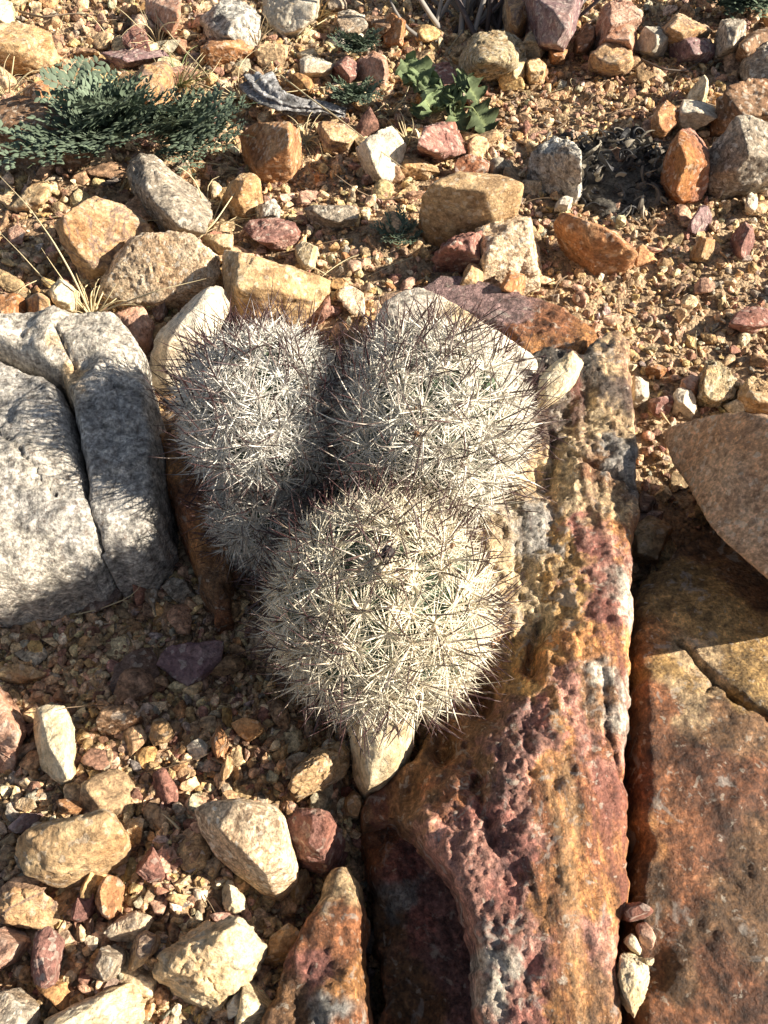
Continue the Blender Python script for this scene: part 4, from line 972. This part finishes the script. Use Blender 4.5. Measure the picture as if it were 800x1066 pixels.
# weathered driftwood
def driftwood():
    q = np.array([at(a, b, z) for a, b, z in [(268,84,.012),(276,96,.016),(290,105,.016),(310,110,.014),(335,112,.010),(360,118,.006)]])
    t = np.linspace(0, 1, 60); tt = np.linspace(0, 1, len(q)); c_ = np.stack([np.interp(t, tt, q[:, i]) for i in range(3)], 1)
    for _ in range(12): c_[1:-1] = (c_[:-2] + c_[1:-1] * 2 + c_[2:]) / 4
    tg = np.gradient(c_, axis=0); tg /= np.linalg.norm(tg, axis=1)[:, None]
    a = np.cross(tg, (0, 0, 1)); a /= np.linalg.norm(a, axis=1)[:, None]; b = np.cross(tg, a); S = 40; n = 60; V = []
    for s in range(S):
        an = 2 * math.pi * s / S; rr = (.010 * (1 - .65 * t)) * (1 + .28 * math.sin(an * 7 + 1) + .15 * np.sin(an * 4 + t * 6))
        V.append(c_ + (a * math.cos(an) * 1.3 + b * math.sin(an) * .7) * rr[:, None])
    V = np.concatenate(V); T = []
    for s in range(S):
        p = s * n + np.arange(n - 1); r = ((s + 1) % S) * n + np.arange(n - 1); T += [np.stack([p, r, r + 1], 1), np.stack([p, r + 1, p + 1], 1)]
    V = V + .001 * np.stack([fbm(V, 200, 3, .6, i) for i in range(3)], 1)
    p0 = c_[0].copy()
    col = np.array([.30, .30, .31]) * (.75 + .5 * fbm(V, 160, 3, .6, 9))[:, None]
    o = link('driftwood', mesh_np('driftwood', V - p0, np.concatenate(T), np.clip(col, .05, .6), smooth=True, mat=M['slabl']), p0)
    tag(o, 'weathered grey grooved piece of wood lying right of the fern', 'dead wood')
driftwood()

# twig bush at the top edge
def twig_bush():
    p0 = at(500, 26, .0); root_ = bpy.data.objects.new('dry_bush', None); SC.collection.objects.link(root_); root_.location = p0
    tag(root_, 'dry grey bush of bare curved twigs behind the round knobbly stone', 'bush')
    for i in range(40):
        a = rng.uniform(-1.3, 1.3); d = np.array([math.sin(a), rng.uniform(.0, .7), rng.uniform(.35, 1.0)])
        st = np.array([rng.normal(0, .022), rng.uniform(-.03, .02), -.004])
        c_ = arc(st, d, rng.uniform(.09, .22), -.25, 12, .12)
        g = rng.uniform(.55, 1.2); col = np.array((.26, .24, .22) if rng.random() < .7 else (.10, .08, .08)) * g
        V, T, C = blades([c_], [rng.uniform(.0015, .0034)], 5, 1, [col])
        link('twig', mesh_np('twig', V, T, C, smooth=True, mat=M['straw']), (0, 0, 0), root_)
twig_bush()

# bipinnate fern-like plant
def frond_mesh(L, wid, pairs=15):
    V, T, C = [], [], []; off = 0
    t = np.linspace(0, 1, 14); rach = np.stack([0 * t, L * t, .12 * L * np.sin(t * 2.6)], 1)
    v, t3, c_ = blades([rach], [.0007], 4, 1, [(.10, .13, .07)]); V.append(v); T.append(t3); C.append(c_); off += len(v)
    for i in range(pairs):
        u = .10 + .88 * (i + .5) / pairs
        pl = wid * math.sin(math.pi * min(1, .18 + u * .88)) ** .7 * rng.uniform(.85, 1.1)
        base = np.array([0, L * u, .12 * L * math.sin(u * 2.6)])
        for sgn in (-1, 1):
            ang = math.radians(rng.uniform(50, 68))
            ax = np.array([sgn * math.sin(ang), math.cos(ang), rng.uniform(-.15, .35)]); ax /= np.linalg.norm(ax)
            side = np.cross(ax, (0, 0, 1)); side /= np.linalg.norm(side); nz = np.cross(side, ax)
            nl = 6
            g = rng.uniform(.75, 1.25); colr = np.array((.105, .14, .095)) * g + np.array((.02, .02, .02)) * rng.random()
            for j in range(nl):
                w = (j + .4) / nl; ll = pl * .36 * (1 - .5 * w) * rng.uniform(.8, 1.2)
                b0 = base + ax * pl * w + nz * (.10 * pl * math.sin(w * 2.5))
                for s2 in (-1, 1):
                    dl = side * s2 * .8 + ax * .75 + nz * rng.uniform(-.25, .55); dl /= np.linalg.norm(dl)
                    pw = np.cross(dl, nz); pw /= np.linalg.norm(pw) + 1e-9; hw = ll * .30
                    q = np.array([b0, b0 + dl * ll * .5 + pw * hw, b0 + dl * ll * .55 + nz * hw * .5, b0 + dl * ll * .5 - pw * hw, b0 + dl * ll * .85 + pw * hw * .6 , b0 + dl * ll * 1.1, b0 + dl * ll * .85 - pw * hw * .6])
                    V.append(q); T.append(np.array([(0, 1, 2), (0, 2, 3), (1, 4, 2), (2, 4, 5), (2, 5, 6), (2, 6, 3)]) + off); C.append(np.tile(colr * rng.uniform(.85, 1.2), (7, 1))); off += 7
    return np.concatenate(V), np.concatenate(T), np.concatenate(C)
def fern(label, px, py, fronds, zb=.012, scale=1.0, name='fern'):
    p0 = at(px, py, zb); r_ = bpy.data.objects.new(name, None); SC.collection.objects.link(r_); r_.location = p0
    tag(r_, label, 'plant')
    for (ex, ey, ez, wd) in fronds:
        e = at(ex, ey, ez) - p0; L = np.linalg.norm(e)
        V, T, C = frond_mesh(L, wd * 1.55 * scale, max(6, int(L / .0105)))
        f_ = e / L; rt = np.cross(f_, (0, 0, 1)); rt /= np.linalg.norm(rt); n_ = np.cross(rt, f_)
        V = V[:, 0:1] * rt + V[:, 1:2] * f_ + V[:, 2:3] * n_
        link('frond', mesh_np('frond', V, T, C, smooth=True, mat=M['leafy']), (0, 0, 0), r_)
    SIL.append(np.array([(px - 60, py - 50), (px + 60, py - 50), (px + 60, py + 30), (px - 60, py + 30)]))
fern('dark green feathery fern like plant spreading over the rocks at the upper left', 112, 150,
 [(58,66,.05,.022),(70,85,.06,.020),(108,72,.055,.018),(130,92,.06,.022),(160,88,.05,.020),(178,100,.055,.022),(-20,188,.03,.022),(20,165,.04,.020),(45,120,.05,.018),(60,175,.04,.02),(160,130,.05,.02),(200,120,.045,.022),(95,105,.06,.022),(150,160,.04,.02),(30,182,.03,.02),(140,112,.07,.024)])
fern('right hand spread of the dark green fern, reaching the upright orange rock', 178, 150,
 [(255,118,.04,.020),(275,112,.03,.014),(245,138,.04,.022),(268,150,.03,.018),(255,165,.02,.018),(218,165,.03,.018),(195,112,.055,.022),(215,105,.05,.016),(205,192,.012,.014),(165,120,.06,.022),(190,135,.055,.022)], .010)
fern('tiny feathery green seedling in the shade left of the big tan block', 412, 246, [(400,232,.02,.010),(428,228,.02,.010),(432,244,.016,.010),(395,248,.014,.010),(415,262,.012,.009),(440,252,.01,.008)], .006)
fern('low green herb in front of the white crusty rock near the top', 372, 52, [(345,50,.02,.012),(358,42,.025,.012),(380,42,.025,.012),(398,46,.02,.012),(365,60,.015,.01),(390,58,.015,.01)], .008)
fern('low dark green herb under the pale double stone right of the driftwood', 368, 104, [(345,100,.02,.012),(355,92,.022,.012),(380,94,.022,.012),(398,102,.018,.012),(360,112,.015,.012),(385,114,.015,.012),(345,110,.014,.01)], .006)
fern('dark green shrub in the top right corner', 768, 0, [(720,-2,.03,.02),(735,-12,.05,.02),(755,-16,.06,.02),(780,-14,.06,.02),(805,-8,.05,.02),(760,12,.02,.018),(738,8,.02,.018),(788,12,.02,.018),(815,8,.03,.02),(800,16,.015,.018)], .02)

# crinkled leafy plant
def leaf_mesh(L, Wd, col, ruffle=.42, curl=.5):
    nu, nv = 22, 15; u = np.linspace(0, 1, nu); v = np.linspace(-1, 1, nv); U, Vv = np.meshgrid(u, v, indexing='ij')
    hw = Wd * np.sin(math.pi * np.clip(U * .93 + .07, 0, 1)) ** .55 * (1 + .16 * np.sin(U * 26 + rng.uniform(0, 6)) * np.abs(Vv))
    x = Vv * hw; y = L * U
    z = curl * L * (-(U - .4) ** 2) + Wd * ruffle * Vv ** 2 * np.sin(U * 17 + Vv * 2.5 + rng.uniform(0, 6)) * 1.1 + Wd * .35 * np.abs(Vv)
    z += Wd * .09 * np.sin(U * 40 + Vv * 9)
    P = np.stack([x, y, z], -1).reshape(-1, 3); idx = np.arange(nu * nv).reshape(nu, nv)
    Q = np.stack([idx[:-1, :-1], idx[:-1, 1:], idx[1:, 1:], idx[1:, :-1]], -1).reshape(-1, 4)
    T = np.concatenate([Q[:, [0, 1, 2]], Q[:, [0, 2, 3]]])
    mid = np.exp(-(Vv / .12) ** 2).reshape(-1)
    ns = fbm(P, 240, 3, .6, 4)
    C = np.array(col) * (1 + .3 * ns)[:, None] * (1 - mid[:, None] * .5) + np.array((.22, .26, .12)) * mid[:, None] * .6
    return P, T, np.clip(C, .01, 1)
def leafy():
    p0 = at(449, 118, .006); r_ = bpy.data.objects.new('leafy_plant', None); SC.collection.objects.link(r_); r_.location = p0
    tag(r_, 'small plant with crinkled grey green leaves on stalks in the upper gravel', 'plant')
    for (sx, sy, sz, ex, ey, ez, wd, cg) in [(440,92,.022,424,62,.035,.015,1.0),(438,95,.02,442,74,.03,.014,.9),(447,105,.02,452,88,.025,.013,.9),(458,112,.02,476,98,.02,.013,1.0),(476,90,.028,488,82,.034,.010,.8),(482,84,.03,500,106,.012,.012,.55),(492,112,.016,510,136,.004,.014,.6),
        (470,114,.012,484,136,.004,.010,.9),(440,110,.015,436,122,.008,.010,.9),(455,108,.02,462,92,.03,.012,1.0),(466,105,.02,480,108,.02,.012,.9),(448,112,.02,440,100,.03,.012,1.0)]:
        s = at(sx, sy, sz) - p0; e = at(ex, ey, ez) - p0
        L = np.linalg.norm(e - s) * 1.1; f_ = (e - s) / np.linalg.norm(e - s)
        rt = np.cross(f_, (0, -.35, .94)); rt /= np.linalg.norm(rt); n_ = np.cross(rt, f_)
        V, T, C = leaf_mesh(L, wd, np.array((.12, .155, .08)) * cg * rng.uniform(.8, 1.2))
        V = s + V[:, 0:1] * rt + V[:, 1:2] * f_ + V[:, 2:3] * n_
        st = np.array([np.zeros(3), s * .5 + np.array([0, 0, .004]), s, s + f_ * L * .3])
        v2, t2, c2 = blades([np.stack([np.interp(np.linspace(0, 3, 10), range(4), st[:, i]) for i in range(3)], 1)], [.0013], 5, 1, [(.26, .30, .14)])
        lf = link('leaf', mesh_np('leaf', V, T, C, smooth=True, mat=M['leafy']), (0, 0, 0), r_)
        link('stalk', mesh_np('stalk', v2, t2, c2, smooth=True, mat=M['leafy']), (0, 0, 0), lf)
leafy()

# burnt, shrivelled remains
def burnt():
    p0 = at(650, 185, .0); cs, rs, cl = [], [], []
    for i in range(520):
        a = rng.uniform(0, 6.28); rr = math.sqrt(rng.random())
        x, y = .062 * rr * math.cos(a), .052 * rr * math.sin(a); rr *= 1 + .25 * math.sin(a * 3 + 1); x, y = .066 * rr * math.cos(a), .050 * rr * math.sin(a); z = .024 * max(.1, 1 - rr * rr) * rng.uniform(.1, 1.2)
        n = 9; t = np.linspace(0, 1, n) * rng.uniform(1.0, 3.6); R_ = rng.uniform(.002, .009)
        f = rng.normal(size=3); f[2] = abs(f[2]); f /= np.linalg.norm(f); g = np.cross(f, rng.normal(size=3)); g /= np.linalg.norm(g); h = np.cross(f, g)
        c_ = np.array([x, y, z]) + R_ * (np.cos(t)[:, None] * g + np.sin(t)[:, None] * h) + f * (t * R_ * .25)[:, None]
        cs.append(c_); rs.append(rng.uniform(.0008, .0036)); q = rng.random()
        cl.append(np.array((.035, .035, .038) if q < .40 else (.11, .10, .09) if q < .75 else (.26, .23, .18)) * rng.uniform(.7, 1.3))
    V, T, C = blades(cs, rs, 5, .45, cl)
    o = link('dead_plant', mesh_np('dead_plant', V, T, C, smooth=False, mat=M['straw']), p0)
    tag(o, 'black and grey shrivelled dead plant remains curled on the gravel at the upper right', 'dead plant')
    # collapsed skin underneath
    P, T = ico(5); P = P * np.array([.058, .046, .012]); P = P * (1 + .22 * fbm(P, 60, 4, .6, 3))[:, None]
    col = np.array((.10, .09, .075)) * (1 + .6 * fbm(P, 120, 3, .6, 8))[:, None]
    link('skin', mesh_np('skin', P, T, np.clip(col, .02, .4), smooth=True, mat=M['slabl']), (0, 0, 0), o)
burnt()

# ------------------------------------------------------------------ gravel and pebbles
PAL = [('tan', (.47,.34,.21), .32), ('ochre', (.46,.32,.165), .10), ('cream', (.60,.48,.32), .15), ('pinkish', (.42,.285,.21), .11), ('red brown', (.26,.145,.105), .07),
       ('grey', (.34,.30,.25), .08), ('white', (.66,.58,.46), .03), ('brown', (.29,.20,.125), .12), ('orange', (.43,.25,.12), .02)]
PC = np.array([p[1] for p in PAL]) * np.array([.97, .93, .88]); PW = np.array([p[2] for p in PAL]); PW /= PW.sum()
def region(n):
    """points over the ground that the place shows, a little beyond every edge of the picture"""
    y = rng.uniform(-.10, 1.25, n * 2); hw = .30 + .42 * np.clip(y + .1, 0, 2)
    x = rng.uniform(-1, 1, n * 2); keep = np.abs(x) * .87 < hw / .87
    pts = np.stack([x[keep], y[keep]], 1); return pts[:n]
def variants(level, n):
    V, T = ico(level); out = []
    for i in range(n):
        m = rng.integers(6, 11); N = rng.normal(size=(m, 3)); N /= np.linalg.norm(N, axis=1)[:, None]; D = rng.uniform(.38, 1.0, m)
        q = np.maximum(V @ N.T / D, 1e-3); mx = np.maximum(q.max(1), .72)
        r = 1 / (mx * ((q / mx[:, None]) ** 80).sum(1).clip(1) ** (1 / 80))
        P = V * r[:, None] * (1 + .06 * fbm(V, 2.2, 3, .6, i) + .12 * lumps(V, 1.8, i))[:, None]
        P *= np.array([1, rng.uniform(.5, 1), rng.uniform(.35, .8)])
        P /= np.abs(P).max(); out.append(P)
    return np.array(out), T
def rots(n, tilt=.5):
    a = rng.uniform(0, 2 * math.pi, n); b = rng.normal(0, tilt, n); c_ = rng.normal(0, tilt, n)
    Rz = np.zeros((n, 3, 3)); Rz[:, 0, 0] = np.cos(a); Rz[:, 0, 1] = -np.sin(a); Rz[:, 1, 0] = np.sin(a); Rz[:, 1, 1] = np.cos(a); Rz[:, 2, 2] = 1
    Rx = np.zeros((n, 3, 3)); Rx[:, 0, 0] = 1; Rx[:, 1, 1] = np.cos(b); Rx[:, 1, 2] = -np.sin(b); Rx[:, 2, 1] = np.sin(b); Rx[:, 2, 2] = np.cos(b)
    Ry = np.zeros((n, 3, 3)); Ry[:, 1, 1] = 1; Ry[:, 0, 0] = np.cos(c_); Ry[:, 0, 2] = np.sin(c_); Ry[:, 2, 0] = -np.sin(c_); Ry[:, 2, 2] = np.cos(c_)
    return Rx @ Ry @ Rz
def foot_free(p, grow=1.0):
    ok = np.ones(len(p), bool)
    for f_ in FOOT:
        lo, hi = f_.min(0), f_.max(0)
        m = ok & (p[:, 0] > lo[0]) & (p[:, 0] < hi[0]) & (p[:, 1] > lo[1]) & (p[:, 1] < hi[1])
        i = np.where(m)[0]
        if len(i):
            c_ = f_.mean(0); ok[i[inpoly(p[i, 0], p[i, 1], c_ + (f_ - c_) * grow)]] = False
    return ok
# larger pebbles first, kept apart from each other
cand = region(34000)
nl = np.stack([rng.uniform(-.26, .10, 16000), rng.uniform(-.05, .26, 16000)], 1)
cand = np.concatenate([nl, cand]); rng.shuffle(cand); cand = cand[foot_free(cand, .93)]
acc, rad = [], []
cell = {}
for p in cand:
    # zones: fine gravel to the upper right, coarser at the lower left
    fine = 1 / (1 + math.exp(-(p[0] - .10) * 14)) * (1 if p[1] > .35 else .6)
    r = min(.0035 + rng.pareto(2.0) * .0030, .0135) * (1.2 - .42 * fine) * (1 + .6 * min(max(p[1] - .35, 0), .7))
    kx, ky = int(math.floor(p[0] / .03)), int(math.floor(p[1] / .03)); ok = True
    for a in (-1, 0, 1):
        for b in (-1, 0, 1):
            for j in cell.get((kx + a, ky + b), ()):
                if (acc[j][0] - p[0]) ** 2 + (acc[j][1] - p[1]) ** 2 < (.52 * (rad[j] + r)) ** 2: ok = False; break
    if ok:
        cell.setdefault((kx, ky), []).append(len(acc)); acc.append(p); rad.append(r)
acc = np.array(acc); rad = np.array(rad)
z = ground(acc) + rad * rng.uniform(.1, .45, len(rad))
cp = np.column_stack([acc, z]); px_, py_, dd_ = proj(cp)
inview = (px_ > 4) & (px_ < 796) & (py_ > 4) & (py_ < 1062)
hidden = np.zeros(len(acc), bool)
for s_ in SIL: hidden |= inpoly(px_, py_, s_)
score = rad / dd_ * (inview & ~hidden)
order = np.argsort(-score); nI = 295
ind = order[:nI]; rest = order[nI:]
ci = rng.choice(len(PAL), len(acc), p=PW)
V3, T3 = variants(4, 60)
def name_size(s): return 'tiny' if s < 5.0 else 'small' if s < 7.5 else 'fair sized' if s < 10.5 else 'large'
marks = np.array([m[0] for m in MARKS]); used = {}
SH = ['flat', 'angular', 'rounded', 'chunky', 'narrow']
for i_ in ind:
    vi = int(rng.integers(len(V3))); P = V3[vi] @ rots(1)[0].T * rad[i_]
    colr = PC[ci[i_]] * rng.uniform(.8, 1.2) * (1 + rng.normal(0, .04, 3))
    C = np.clip(colr * (1 + .22 * fbm(V3[vi], 1.5, 3, .6, int(i_) % 50))[:, None], .02, .9)
    o = link('pebble', mesh_np('pebble', P, T3, C, smooth=True, mat=M['gravel']), cp[i_])
    ext = np.ptp(P, axis=0); fl = ext[2] / ext[:2].max(); nar = ext[:2].min() / ext[:2].max()
    shape = 'flat' if fl < .5 else 'narrow' if nar < .66 else 'chunky' if fl > .85 else 'angular'
    dv = marks - np.array([px_[i_], py_[i_]]); dist = np.hypot(dv[:, 0], dv[:, 1]); od = np.argsort(dist)
    lab = None
    for near in od[:4]:
        dx, dy = -dv[near]
        rel = ('right of' if dx > 0 else 'left of') if abs(dx) > abs(dy) else ('below' if dy > 0 else 'above')
        for tmpl in (f'{shape} {PAL[ci[i_]][0]} pebble {rel} {MARKS[near][1]}', f'{name_size(score[i_] * F)} {shape} {PAL[ci[i_]][0]} pebble {rel} {MARKS[near][1]}'):
            if tmpl not in used and len(tmpl.split()) <= 16: lab = tmpl; break
        if lab: break
    lab = lab or tmpl; used[lab] = 1
    tag(o, lab, 'pebble', 'loose pebbles in the gravel')
# everything smaller is one mass
def heap(pos, r, cidx, level, nv, tilt=.6):
    Vv, Tv = variants(level, nv); n = len(pos); vi = rng.integers(0, nv, n)
    P = np.einsum('nij,nkj->nki', rots(n, tilt), Vv[vi]) * r[:, None, None] + pos[:, None]
    C = PC[cidx] * rng.uniform(.72, 1.22, (n, 1)) * (1 + rng.normal(0, .05, (n, 3)))
    C = np.repeat(C[:, None], Vv.shape[1], 1) * (1 + .12 * rng.normal(size=(n, Vv.shape[1], 1)))
    T = Tv[None] + (np.arange(n) * Vv.shape[1])[:, None, None]
    return P.reshape(-1, 3), T.reshape(-1, 3), np.clip(C.reshape(-1, 3), .02, .9)
far = np.hypot(cp[:, 0], cp[:, 1]) > .75
A_ = heap(cp[rest], rad[rest], ci[rest], 3, 40)
print('mid', len(rest))
sm = region(74000); sm = np.concatenate([sm, np.stack([rng.uniform(-.26, .12, 16000), rng.uniform(-.05, .26, 16000)], 1)]); sm = sm[foot_free(sm, .82)]
rs_ = .0014 + rng.gamma(1.6, .0007, len(sm)) * (1 + .5 * np.clip(sm[:, 1] - .4, 0, .8)); rs_ = np.minimum(rs_, .0055)
zs_ = ground(sm) + rs_ * rng.uniform(0, .9, len(sm))
B_ = heap(np.column_stack([sm, zs_]), rs_, rng.choice(len(PAL), len(sm), p=PW), 2, 60)
B_ = (B_[0], B_[1] + len(A_[0]), B_[2])
o = link('gravel', mesh_np('gravel', np.concatenate([A_[0], B_[0]]), np.concatenate([A_[1], B_[1]]), np.concatenate([A_[2], B_[2]]), smooth=False, mat=M['gravel']))
tag(o, 'fine mixed tan, red and cream desert gravel', None, None, 'stuff')
print('pebbles', len(acc), 'small', len(sm), 'rocks', len(exec_rocks))

# dry plant crumbs lying between the stones
pp = region(900); cs, cl = [], []
pp = pp[foot_free(pp, 1.0)]; zz = ground(pp)
for p, z_ in zip(pp, zz):
    a = rng.uniform(0, 6.28); L = rng.uniform(.008, .035) * (1 + p[1])
    c_ = arc((p[0], p[1], z_ + rng.uniform(.003, .007)), (math.cos(a), math.sin(a), rng.normal(0, .15)), L, rng.normal(0, .1), 7, .12)
    cs.append(c_); cl.append(np.array(STRAW if rng.random() < .55 else (.24, .17, .11)) * rng.uniform(.6, 1.1))
V, T, C = blades(cs, list(rng.uniform(.00025, .0007, len(cs))), 3, 1, cl)
o = link('litter', mesh_np('litter', V, T, C, smooth=True, mat=M['straw'])); tag(o, 'bits of dry straw and rootlets scattered over the gravel', None, None, 'stuff')
